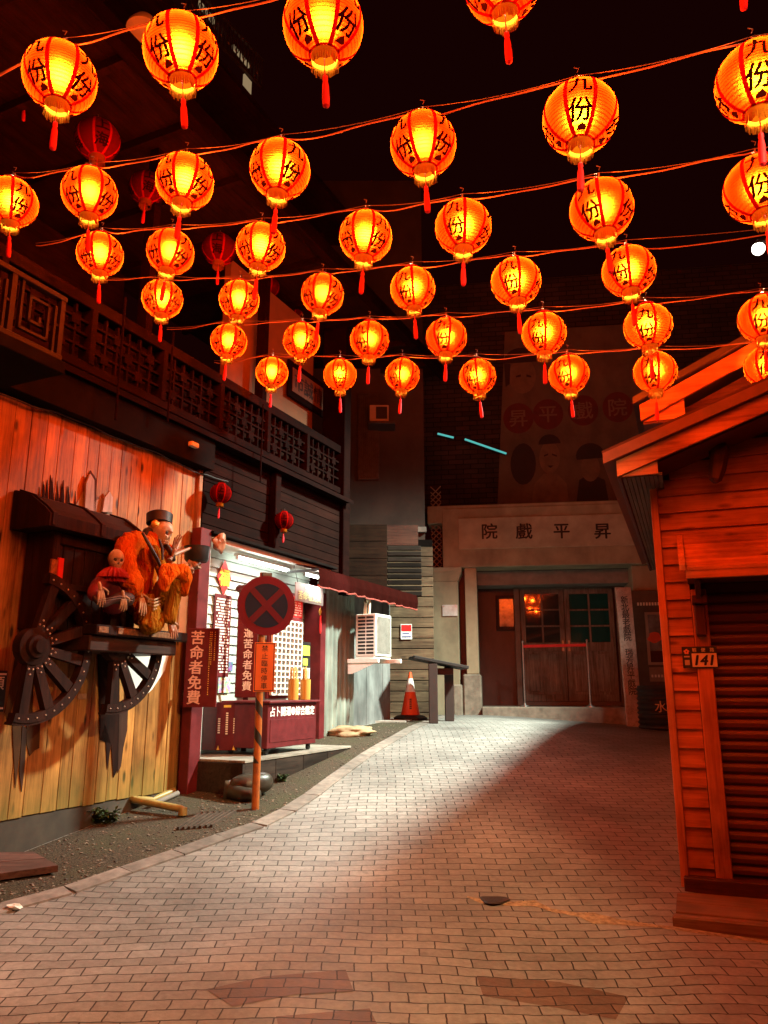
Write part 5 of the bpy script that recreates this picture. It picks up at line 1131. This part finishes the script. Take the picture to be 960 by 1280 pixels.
# mural
r = rectT(618, 425, 822, 634, -.25); t = thing('painted_mural', 'faded painted hoarding with four red character circles on the theatre brick', 'mural', TF, (r[0], .3, r[2]))
part('hoarding', MB().prism([(r[0], r[2]), (r[1], r[2]), (r[1], r[3] + .3), (r[0] + .3, r[3] + .3)], .25, .3), plain('faded_paint', (.11, .072, .045), .85, .25, 2.5, (1, 1, .5), bump=.15, grime=.6), t)
pm_ = lambda pts: [(TF.hit(u, v, -.25).x, TF.hit(u, v, -.25).z) for u, v in pts]
def ell(cu, cv, a, b, n=20, k0=0, k1=1): return pm_([(cu + a * math.cos(2 * math.pi * (k0 + (k1 - k0) * i / n)), cv + b * math.sin(2 * math.pi * (k0 + (k1 - k0) * i / n))) for i in range(n)])
mb = MB()
for u, v in ((648, 523), (685, 518), (729, 513), (772, 509)): mb.prism(ell(u, v, 19, 19, 28), .244, .2495)
part('red_circles', mb, plain('faded_red', (.09, .014, .011), .8, .25), t)
mb = MB()
for ch, u, v in (('昇', 648, 523), ('平', 685, 518), ('戲', 729, 513), ('院', 772, 509)): p = TF.hit(u, v, -.245); mb.text(ch, face_m(p.x, .2435, p.z), .42, .012)
part('lettering', mb, plain('faded_lettering', (.15, .085, .055), .8, .2), t)
part('painted_skin', MB().prism(ell(687, 572, 13, 20), .246, .2495).prism(ell(653, 470, 17, 22), .246, .2495).prism(ell(738, 585, 12, 17), .246, .2495).prism(pm_([(664, 632), (668, 605), (680, 592), (696, 592), (708, 604), (712, 632)]), .247, .2495), plain('faded_skin', (.14, .085, .05), .8, .2), t)
part('painted_hair', MB().prism(ell(687, 556, 14, 13, 20, .5, 1.0), .243, .2455).prism(ell(651, 455, 22, 20, 20, .5, 1.0), .243, .2455).prism(pm_([(630, 455), (638, 455), (637, 480), (632, 484)]), .243, .2455).prism(ell(654, 580, 16, 26), .2475, .2495).prism(ell(738, 570, 18, 16, 20, .45, 1.05), .243, .2455).prism(pm_([(720, 632), (724, 600), (738, 592), (756, 600), (762, 632)]), .2475, .2495)
     .prism(pm_([(680, 569), (685, 567), (685, 569), (680, 571)]), .243, .2455).prism(pm_([(690, 567), (696, 569), (696, 571), (690, 569)]), .243, .2455).prism(pm_([(684, 582), (692, 582), (688, 585)]), .243, .2455).prism(pm_([(645, 470), (651, 468), (651, 471), (645, 472)]), .243, .2455).prism(pm_([(658, 468), (664, 470), (664, 472), (658, 471)]), .243, .2455), plain('faded_dark', (.028, .015, .01), .8, .3), t)
for (u0, v0, u1, v1, lab) in ((547, 542, 567, 547, 'shorter cyan tube light on the dark brick left of the mural'), (581, 549, 633, 567, 'longer cyan tube light crossing the mural edge')):
    a, b_ = TF.hit(u0, v0, -.05), TF.hit(u1, v1, -.05); t = thing('cyan_tube', lab, 'light', TF, tuple((a + b_) / 2), 'cyan tube lights')
    part('glow_tube', MB().tube([a, b_], .022, 8), glow('cyan_glow', (.12, .6, .56), .8), t, True); part('bracket', MB().bar(a + Vector((0, .05, 0)), b_ + Vector((0, .05, 0)), .06, .04).bar(a.lerp(b_, .5) + Vector((0, .05, 0)), a.lerp(b_, .5) + Vector((0, .33, 0)), .04, .04), M['darkmetal'], t)
# stanchions and rope
p0, p1 = TF.hit(656, 876, -.1), TF.hit(738, 877, .2)
hz0 = TF.hit(656, 806, -.1).z; pts = []
for i, (p, lab) in enumerate(((p0, 'left chrome rope post on the theatre step'), (p1, 'right chrome rope post on the theatre step'))):
    t = thing('rope_post', lab, 'post', TF, (p.x, p.y, 1.27), 'chrome rope posts'); part('pole', MB().tube([(p.x, p.y, 1.3), (p.x, p.y, hz0 + .05)], .017, 10), M['metal'], t, True); part('base', MB().lathe([(.001, 1.272), (.09, 1.272), (.085, 1.29), (.03, 1.305), (.02, 1.34), (.001, 1.34)], 18, (p.x, p.y, 0)), M['metal'], t, True); part('knob', MB().blob((p.x, p.y, hz0 + .06), .026, 0, 0, 2), M['metal'], t, True); pts.append(Vector((p.x, p.y, hz0 - .03)))
solo('barrier_rope', 'red barrier tape stretched between the chrome posts before the doors', 'rope', MB().bar(pts[0], pts[1], .01, .055), M['red'], TF, tuple(pts[0]))
# upright name board and notices at the right of the door
Yb = 14.2; x0, x1, z0, z1 = rectW(777, 734, 797, 917, Yb); gz = zg(x1, Yb)
t = thing('upright_name_board', 'tall pale wooden name board with black brush characters beside the door', 'sign', W, (x0, Yb, gz))
Mx = face_m((x0 + x1) / 2, Yb, (z1 + gz) / 2, R_(4), R_(1.0)); hh = (z1 - gz) / 2; hw = (x1 - x0) / 2
part('board', MB().box(-hw, hw, -hh, hh, -.05, 0, Mx, .006), wood('pale_board', (.46, .36, .29), (.62, .5, .42), 'y', .05, bump=.2), t)
part('lettering', MB().text('新北最老戲院 瑞芳昇平戲院', Mx @ Matrix.Translation((0, hh * .16, 0)), .15, .01, vertical=True, pitch=(hh * 1.42) / 13 / .15), M['black'], t)
r = rectT(791, 738, 850, 862, .14); t = thing('notice_case', 'dark wooden notice case with a framed poster behind the barrel', 'notice', TF, (r[0], -.13, r[2]))
part('case', MB().box(r[0], r[1], -.2, -.125, r[2] - .3, r[3], bev=.008), plain('case_paint', (.12, .075, .05), .6, .2), t); e = rectT(808, 765, 852, 831, .21)
part('poster_frame', MB().box(e[0], e[1], -.225, -.202, e[2], e[3], bev=.004), plain('frame_tan', (.4, .25, .18), .5, .1), t); part('poster', MB().box(e[0] + .05, e[1], -.232, -.226, e[2] + .05, e[3] - .05), plain('grey_print', (.2, .18, .17), .2, .5, 5, bump=0, spec=.7), t); part('dark_band', MB().box(e[0] + .05, e[1], -.234, -.2325, e[2] + .05, e[2] + .26), M['maroon_d'], t)
part('orange_print', MB().prism([(x, z) for x, z in [(TF.hit(818 + 8 * math.cos(a) * (1 + .2 * math.sin(5 * a)), 797 + 7 * math.sin(a) * (1 + .2 * math.cos(4 * a)), .23).x, TF.hit(818, 797 + 7 * math.sin(a), .23).z) for a in [k * math.pi / 10 for k in range(20)]]], -.236, -.2325), plain('orange_print', (.75, .1, .04), .4, .1, bump=0), t)
g = rectT(812, 834, 850, 852, .21); part('lower_plate', MB().box(g[0], g[1], -.22, -.202, g[2], g[3], bev=.003), plain('plate_tan', (.3, .19, .14), .5, .15), t)
mb = MB()
for i in range(10): x = g[0] + .03 + i * .06; mb.box(x, x + .035, -.2225, -.2205, g[2] + .08, g[2] + .13)
for i in range(12): x = r[0] + .12 + i * .055; mb.box(x, x + .035, -.203, -.2005, r[3] - .3, r[3] - .24)
part('text_lines', mb, M['cream'], t)
Yr = 13.6; x0, x1, z0, z1 = rectW(799, 857, 852, 922, Yr); gz = zg(x0, Yr) - .02; cx, rr = (x0 + x1) / 2 + .05, (x1 - x0) / 2 + .05
t = thing('ribbed_barrel', 'black ribbed barrel lettered in orange beside the red house corner', 'barrel', W, (cx, Yr, gz))
pf_ = []
for i in range(49): f = i / 48; pf_.append((rr * (1 + .035 * math.sin(f * 9 * 2 * math.pi)), gz + .02 + f * (z1 - gz - .02)))
part('body', MB().lathe([(.001, gz)] + [(rr * .95, gz)] + pf_ + [(rr * .9, z1), (.001, z1 - .02)], 40, (cx, Yr, 0)), plain('black_ribbed', (.03, .022, .018), .5, .3, 9), t, True)
mb = MB()
for i, ch_ in enumerate('水金九'):
    a = R_(-24 + i * 27); tb = MB(); tb.text(ch_, Matrix.Identity(4), .2, .012, .004)
    mb.merge(tb.bm, Matrix.Translation((cx + (rr * 1.045) * math.sin(a), Yr - rr * 1.045 * math.cos(a), gz + (z1 - gz) * .53)) @ Matrix.Rotation(a, 4, 'Z') @ Matrix.Rotation(math.pi / 2, 4, 'X'))
part('lettering', mb, plain('orange_lettering', (.6, .25, .1), .5, .1, bump=0), t)
# slanted information board
Yi = 12.7; a0 = at(514, 820, Yi - .3); a1 = at(578, 832, Yi - .1)
t = thing('information_board', 'slanted dark wooden information board on two square posts', 'stand', W, tuple(G(545, 900)))
x0, x1 = a0.x, a1.x; z0 = at(540, 826, Yi).z
mb = MB().bar(at(514, 822, Yi), at(581, 835, Yi + .1), .62, .05, bev=.008); part('slanted_top', mb, plain('grey_board', (.022, .016, .014), .85, .25, 6), t)
for (u0, u1, Y) in ((536, 547, Yi - .2), (556, 567, Yi + .3)):
    p0_, p1_ = at(u0, 870, Y), at(u1, 870, Y); part('post', MB().box(p0_.x, p1_.x, Y - .06, Y + .06, zg(p0_.x, Y), z0 - (.05 if Y < Yi else .085), bev=.008), plain('brown_post', (.035, .018, .014), .8, .2, 8), t)
p0_, p1_ = at(541, 840, Yi), at(566, 840, Yi); part('cross_rail', MB().box(p0_.x, p1_.x, Yi - .1, Yi + .25, z0 - .22, z0 - .12), M['darkwood'], t)
# ---------------------------------------------------------------- right house
cw = wood('red_clapboard', (.37, .1, .038), (.65, .225, .09), 'x', .24, .6, .7, 50, .3, (.02, .22, (.07, .04, .02)), spec=.15); cwz = wood('red_trim', (.39, .11, .043), (.67, .23, .09), 'z', .1, .5, .4, 50, .2)
t = thing('clapboard_house', 'red orange clapboard house at right with a gable roof and roller shutter', 'house', RF, (1.5, 0, .25))
def rectR(u0, v0, u1, v1, off=0.0):
    um, vm_ = (u0 + u1) / 2, (v0 + v1) / 2
    return RF.hit(u0, vm_, off).x, RF.hit(u1, vm_, off).x, RF.hit(um, v1, off).z, RF.hit(um, v0, off).z
j0 = RF.hit(894, 1085, .02).x; j1 = RF.hit(916, 1095, .02).x; dtop = RF.hit(930, 745, .0).z
mb = MB(); z = .24; i = 0; XE = 3.6
while z < 4.9:
    h = .135; xr = j0 - .004 if z < dtop + .05 else XE
    rz = 3.16 + .36 * (xr if z > 3.2 else 0)
    xl = max(.035, (z - 3.05) / .37 - .3) if z > 3.16 else .035
    mb.prism([(-.03, z), (-.008, z + h - .002), (.03, z + h - .002), (.03, z)], xl, xr, axis='x'); z += h
part('clapboards', mb, cw, t)
mb = MB(); z = .24
while z < 3.15: mb.prism([(-.012, z), (.008, z + .133), (.03, z + .133), (.03, z)], .03, 5, M=Matrix.Rotation(math.pi / 2, 4, 'Z') @ Matrix.Scale(-1, 4, (0, 1, 0)), axis='x'); z += .135
bmesh.ops.recalc_face_normals(mb.bm, faces=list(mb.bm.faces)); part('side_clapboards', mb, cw, t)
part('corner_trim', MB().box(-.022, .033, -.045, .05, .24, 3.15, bev=.005), cwz, t)
part('wall_core', MB().box(.04, 3.6, .035, 5, .1, 3.1), M['darkwood'], t)
part('door_jamb', MB().box(j0, j1, -.05, .06, .3, dtop + .06, bev=.006), cwz, t)
mb = MB(); z = .33
while z < dtop: mb.lathe([(.001, 0)], 3) if False else mb.prism([(.03, z), (.008, z + .018), (.004, z + .045), (.012, z + .066), (.03, z + .074)], j1 + .002, XE, axis='x'); z += .076
part('roller_shutter', mb, plain('dark_shutter', (.12, .028, .017), .4, .25, 3, (.3, 1, 1), bump=.1), t)
part('shutter_backing', MB().box(j1, XE, .031, .034, .3, dtop + .1), M['maroon_d'], t)
sy = RF.hit(905, 1165, .45)
part('door_sill', MB().box(-.0, XE, -.12, .03, .1, .325, bev=.008), M['redwood'], t)
part('door_step', MB().box(-.07, XE, -.74, -.66, -.05, .225, bev=.01).box(-.05, XE, -.655, -.4, -.05, .232, bev=.004).box(-.05, XE, -.396, -.121, -.05, .232, bev=.004), wood('step_wood', (.16, .07, .035), (.3, .14, .07), 'x', .15), t)
# small awning over the shutter
zl, zh = RF.hit(900, 722, .36).z, RF.hit(900, 672, .02).z; al = RF.hit(855, 715, .36).x
mb = MB(); n = 6
for i in range(n):
    f0, f1 = i / n, (i + 1) / n
    y0, y1 = -.03 - .33 * (1 - f0), -.03 - .33 * (1 - f1); za, zb_ = zl + .07 + (zh - zl - .07) * f0, zl + .07 + (zh - zl - .07) * f1
    mb.prism([(y0 - .03, za - .012), (y0 - .03, za + .012), (y1, zb_ + .006), (y1, zb_ - .02)], al + .02, XE, axis='x')
part('awning_slats', mb, cw, t)
part('awning_fascia', MB().box(al + .01, XE, -.385, -.355, zl - .0, zl + .068, bev=.004), cw, t); part('awning_end', MB().prism([(-.4, zl + .06), (-.4, zl + .1), (-.02, zh + .04), (-.02, zh - .01)], al - .03, al + .012, axis='x'), cwz, t); part('awning_soffit', MB().box(al + .02, XE, -.352, -.035, zl + .004, zl + .03), M['redwood'], t)
b = rectR(868, 738, 882, 795, .14); part('wall_bracket', MB().box(b[0], b[1], -.16, -.045, b[2], b[3] - .1, bev=.01).box(b[0] - .01, b[1] + .02, -.2, -.045, b[3] - .1, b[3] - .04, bev=.006).prism([(-.16, b[3] - .1), (-.33, zl - .01), (-.045, zl - .01), (-.045, b[3] - .1)], b[0] + .02, b[1] - .02, axis='x'), M['redwood_z'], t)
# gable roof
OV = .5; e0 = RF.hit(772, 597, OV); e1 = RF.hit(960, 515, OV); sl = (e1.z - e0.z) / (e1.x - e0.x); pk = 3.0
fz = lambda x: e0.z + (x - e0.x) * sl
fh = RF.hit(772, 577, OV).z - e0.z
mb = MB().prism([(e0.x, e0.z), (pk, fz(pk)), (pk, fz(pk) + fh), (e0.x, e0.z + fh)], -OV - .03, -OV); part('rake_board', mb, cw, t)
rt = RF.hit(762, 564, OV + .06); th_ = .085
mb = MB().prism([(e0.x - .09, fz(e0.x - .09) + fh + .004), (pk, fz(pk) + fh + .004), (pk, fz(pk) + fh + th_), (e0.x - .09, fz(e0.x - .09) + fh + th_)], -OV - .08, 4.5); part('roof', mb, plain('rusty_roof', (.16, .05, .03), .6, .3, 6, bump=.2), t)
mb = MB()
for i in range(14): y = -OV + .3 * i; mb.prism([(e0.x - .095, fz(e0.x - .095) + fh + th_), (pk, fz(pk) + fh + th_), (pk, fz(pk) + fh + th_ + .02), (e0.x - .095, fz(e0.x - .095) + fh + th_ + .02)], y - .08, y - .06)
part('roof_ribs', mb, M['redwood'], t)
mb = MB().prism([(e0.x + .03, e0.z + .005), (.06, e0.z + .005), (.06, fz(.06) + .0), (e0.x + .03, fz(e0.x + .03))], -OV + .0, -OV + .03); part('eave_return', mb, cw, t)
mb = MB()
for i in range(9): a = e0.x + .03 + (.06 - e0.x) * i / 9; mb.box(a, a + (.06 - e0.x) / 9 - .004, -OV + .032, 4.4, e0.z - .0, e0.z + .02)
part('soffit_boards', mb, wood('soffit_wood', (.05, .03, .018), (.12, .075, .045), 'y', .1), t)
part('eave_fascia', MB().box(e0.x - .0, e0.x + .026, -OV, 4.4, e0.z - .01, e0.z + fh, bev=.003), M['redwood'], t)
mb = MB().prism([(.06, e0.z + .03), (pk, e0.z + .03), (pk, fz(pk) + fh), (.06, fz(.06) + fh)], .0, .04)
part('gable_boards_backing', mb, M['redwood'], t)
mb = MB().prism([(.06, fz(.06) - .01), (.06, fz(.06) + .02), (pk, fz(pk) + .02), (pk, fz(pk) - .01)], -OV + .03, -.03); part('rake_soffit', mb, M['redwood'], t)
# second roof behind
y2 = 1.5; g0 = RF.hit(801, 526, -y2); g1 = RF.hit(943, 448, -y2); sl2 = (g1.z - g0.z) / (g1.x - g0.x); f2 = lambda x: g0.z + (x - g0.x) * sl2; h2 = RF.hit(801, 506, -y2).z - g0.z
t = thing('rear_roof_house', 'higher red gabled house roof just behind the clapboard house', 'house', RF, (2, y2 + .5, .3))
part('rake_board', MB().prism([(g0.x, g0.z), (4, f2(4)), (4, f2(4) + h2), (g0.x, g0.z + h2)], y2, y2 + .04), cw, t); part('roof', MB().prism([(g0.x - .06, g0.z + h2), (4, f2(4) + h2 + .03), (4, f2(4) + h2 + .1), (g0.x - .06, g0.z + h2 + .07)], y2 - .06, y2 + 5.5), plain('dark_roof', (.05, .03, .025), .6, .3), t)  # roof lengthened out of view at the back to block street lamp light
part('gable_wall', MB().prism([(g0.x + .3, 3.2), (4, 3.2), (4, f2(4) + .0), (g0.x + .3, f2(g0.x + .3))], y2 + .35, y2 + .45), M['redwood'], t); part('soffit', MB().box(g0.x + .02, g0.x + .4, y2 + .04, y2 + 2.5, g0.z - .03, g0.z - .005), M['redwood'], t)
part('eave_return', MB().prism([(g0.x + .02, g0.z), (g0.x + .42, g0.z), (g0.x + .42, f2(g0.x + .42))], y2 + .045, y2 + .07), cw, t)
# wooden hexagonal lantern block hung on the gable
p = RF.hit(898, 578, .22)
t = thing('hexagonal_wall_lamp', 'unlit hexagonal wooden lamp hung under the gable of the clapboard house', 'lamp', RF, tuple(p))
Mh = Matrix.Translation(p) @ Matrix.Rotation(R_(14), 4, 'Y') @ Matrix.Rotation(R_(-12), 4, 'X')
mb = MB().lathe([(.02, -.17), (.045, -.15), (.062, -.06), (.066, .12), (.05, .15), (.001, .155)], 6, cap0=True, M=Mh); part('body', mb, M['redwood_z'], t)
part('arm', MB().tube([Mh @ Vector((0, 0, .15)), Mh @ Vector((-.03, .05, .2)), Mh @ Vector((-.05, .16, .2))], .014, 8).tube([Mh @ Vector((-.06, .03, .05)), Mh @ Vector((-.08, .02, .12)), Mh @ Vector((-.04, .06, .17))], .01, 8), M['darkmetal'], t, True); part('wall_plate', MB().box(p.x - .1, p.x + .02, -.05, -.03, p.z + .1, p.z + .26, bev=.005), M['darkmetal'], t)
# number plate
r = rectR(853, 808, 897, 835, .07); t = thing('house_number_plate', 'house number plate 141 on the red corner boards', 'sign', RF, (r[0], -.06, r[2]))
w_, h = r[1] - r[0], r[3] - r[2]; yy = -.062
part('plate', MB().box(r[0], r[1], yy, yy + .008, r[2], r[3], bev=.002), plain('plate_brown', (.03, .028, .022), .4, .15, bump=0), t)
q_ = sub(r, .27, .98, .05, .68); part('number_field', MB().box(q_[0], q_[1], yy - .002, yy, q_[2], q_[3], bev=.0008), plain('number_field', (.75, .55, .42), .4, .05, bump=0, grime=0), t)
part('number', MB().text('141', face_m((q_[0] + q_[1]) / 2, yy - .0022, (q_[2] + q_[3]) / 2) @ Matrix(((1, .2, 0, 0), (0, 1, 0, 0), (0, 0, 1, 0), (0, 0, 0, 1))), h * .66, .035), M['black'], t)
mb = MB()
for i, ch_ in enumerate('輕便路'): mb.text(ch_, face_m(r[0] + w_ * (.36 + .25 * i), yy - .0005, r[2] + h * .84), h * .2, .01)
part('street_lettering', mb, M['cream'], t)
mb = MB(); cx, cz = r[0] + w_ * .13, r[2] + h * .76
for k in range(5): a = math.pi / 2 + k * 2 * math.pi / 5; mb.blob((cx + .012 * math.cos(a), yy - .001, cz + .012 * math.sin(a)), .0085, 0, 0, 2, (1, .25, 1))
part('flower_emblem', mb, plain('emblem_pink', (.75, .22, .12), .5, .05, bump=0), t)
part('district_marks', MB().box(r[0] + w_ * .05, r[0] + w_ * .21, yy - .001, yy, r[2] + h * .5, r[2] + h * .57).box(r[0] + w_ * .06, r[0] + w_ * .2, yy - .001, yy, r[2] + h * .14, r[2] + h * .38), plain('mark_tan', (.5, .36, .26), .5, .1, bump=0), t)
# street lamp over the right roof
p = at(948, 311, 10.0); t = thing('street_lamp', 'bright round white street lamp over the right roof', 'street lamp', W, (p.x + .8, p.y, .5))
part('globe', MB().blob(p, .09, 0, 0, 3), glow('lamp_glow', (1, .9, .74), 14), t, True)
part('pole', MB().tube([(p.x + .8, p.y, .5), (p.x + .8, p.y, p.z - .1), (p.x + .7, p.y, p.z + .13), (p.x + .2, p.y, p.z + .15), (p.x, p.y, p.z + .12)], .035, 10), M['darkmetal'], t, True); part('shade', MB().lathe([(.02, .13), (.04, .09), (.075, .05), (.08, .045)], 20, tuple(p)), M['darkmetal'], t, True)
def lamp(name, par, loc, kind, P, col, size, aim=None, cone=None, blend=.5):
    l = bpy.data.lights.new(name, kind); l.energy = P; l.color = col; l.shadow_soft_size = size
    o = bpy.data.objects.new(name, l); COL.objects.link(o); o.parent = par; o.matrix_parent_inverse = par.matrix_world.inverted()
    if kind == 'SPOT': l.spot_size = R_(cone); l.spot_blend = blend
    o.matrix_world = Matrix.Translation(loc) @ ((Vector(aim) - Vector(loc)).to_track_quat('-Z', 'Y').to_matrix().to_4x4() if aim else Matrix.Identity(4)); return o
bpy.context.view_layer.update()
lamp('bulb', t, p - Vector((.1, .1, .12)), 'SPOT', STREET_W, (.86, 1, .84), .3, (.5, 10.9, .9), 84, .9)
p = Vector((3.4, .6, 5.2)); t = thing('street_lamp', 'warm street lamp on a pole behind the photographer', 'street lamp', W, (p.x + .6, p.y, 0))
part('globe', MB().blob(p, .09, 0, 0, 3), glow('warm_lamp_glow', (1, .62, .25), 10), t, True)
part('pole', MB().tube([(p.x + .6, p.y, 0), (p.x + .6, p.y, p.z - .1), (p.x + .5, p.y, p.z + .18), (p.x, p.y, p.z + .16)], .035, 10), M['darkmetal'], t, True)
bpy.context.view_layer.update()
lamp('bulb', t, p - Vector((.08, -.08, .12)), 'SPOT', WARM_W, (1, .66, .29), .08, (-2.3, 6.1, 1.0), 60, .5)
kb = [o for o in COL.objects if o.get('label', '').startswith('short glaring')][0]
lamp('bulb', kb, LF.M @ Vector((4.62, -.16, 3.08)), 'SPOT', KIOSK_W, (1, .95, .84), .06, LF.M @ Vector((3.9, -1.6, .7)), 150, .35)
S.render.engine = 'CYCLES'; S.cycles.use_denoising = True; S.cycles.max_bounces = 8; S.cycles.transparent_max_bounces = 16; S.cycles.diffuse_bounces = 4; S.cycles.glossy_bounces = 3; S.cycles.transmission_bounces = 6
S.cycles.sample_clamp_indirect = 4; S.cycles.caustics_reflective = False; S.cycles.caustics_refractive = False; S.cycles.use_light_tree = True
vs_ = S.view_settings; vs_.view_transform = 'Standard'; vs_.look = 'None'; vs_.exposure = 0; vs_.gamma = 1
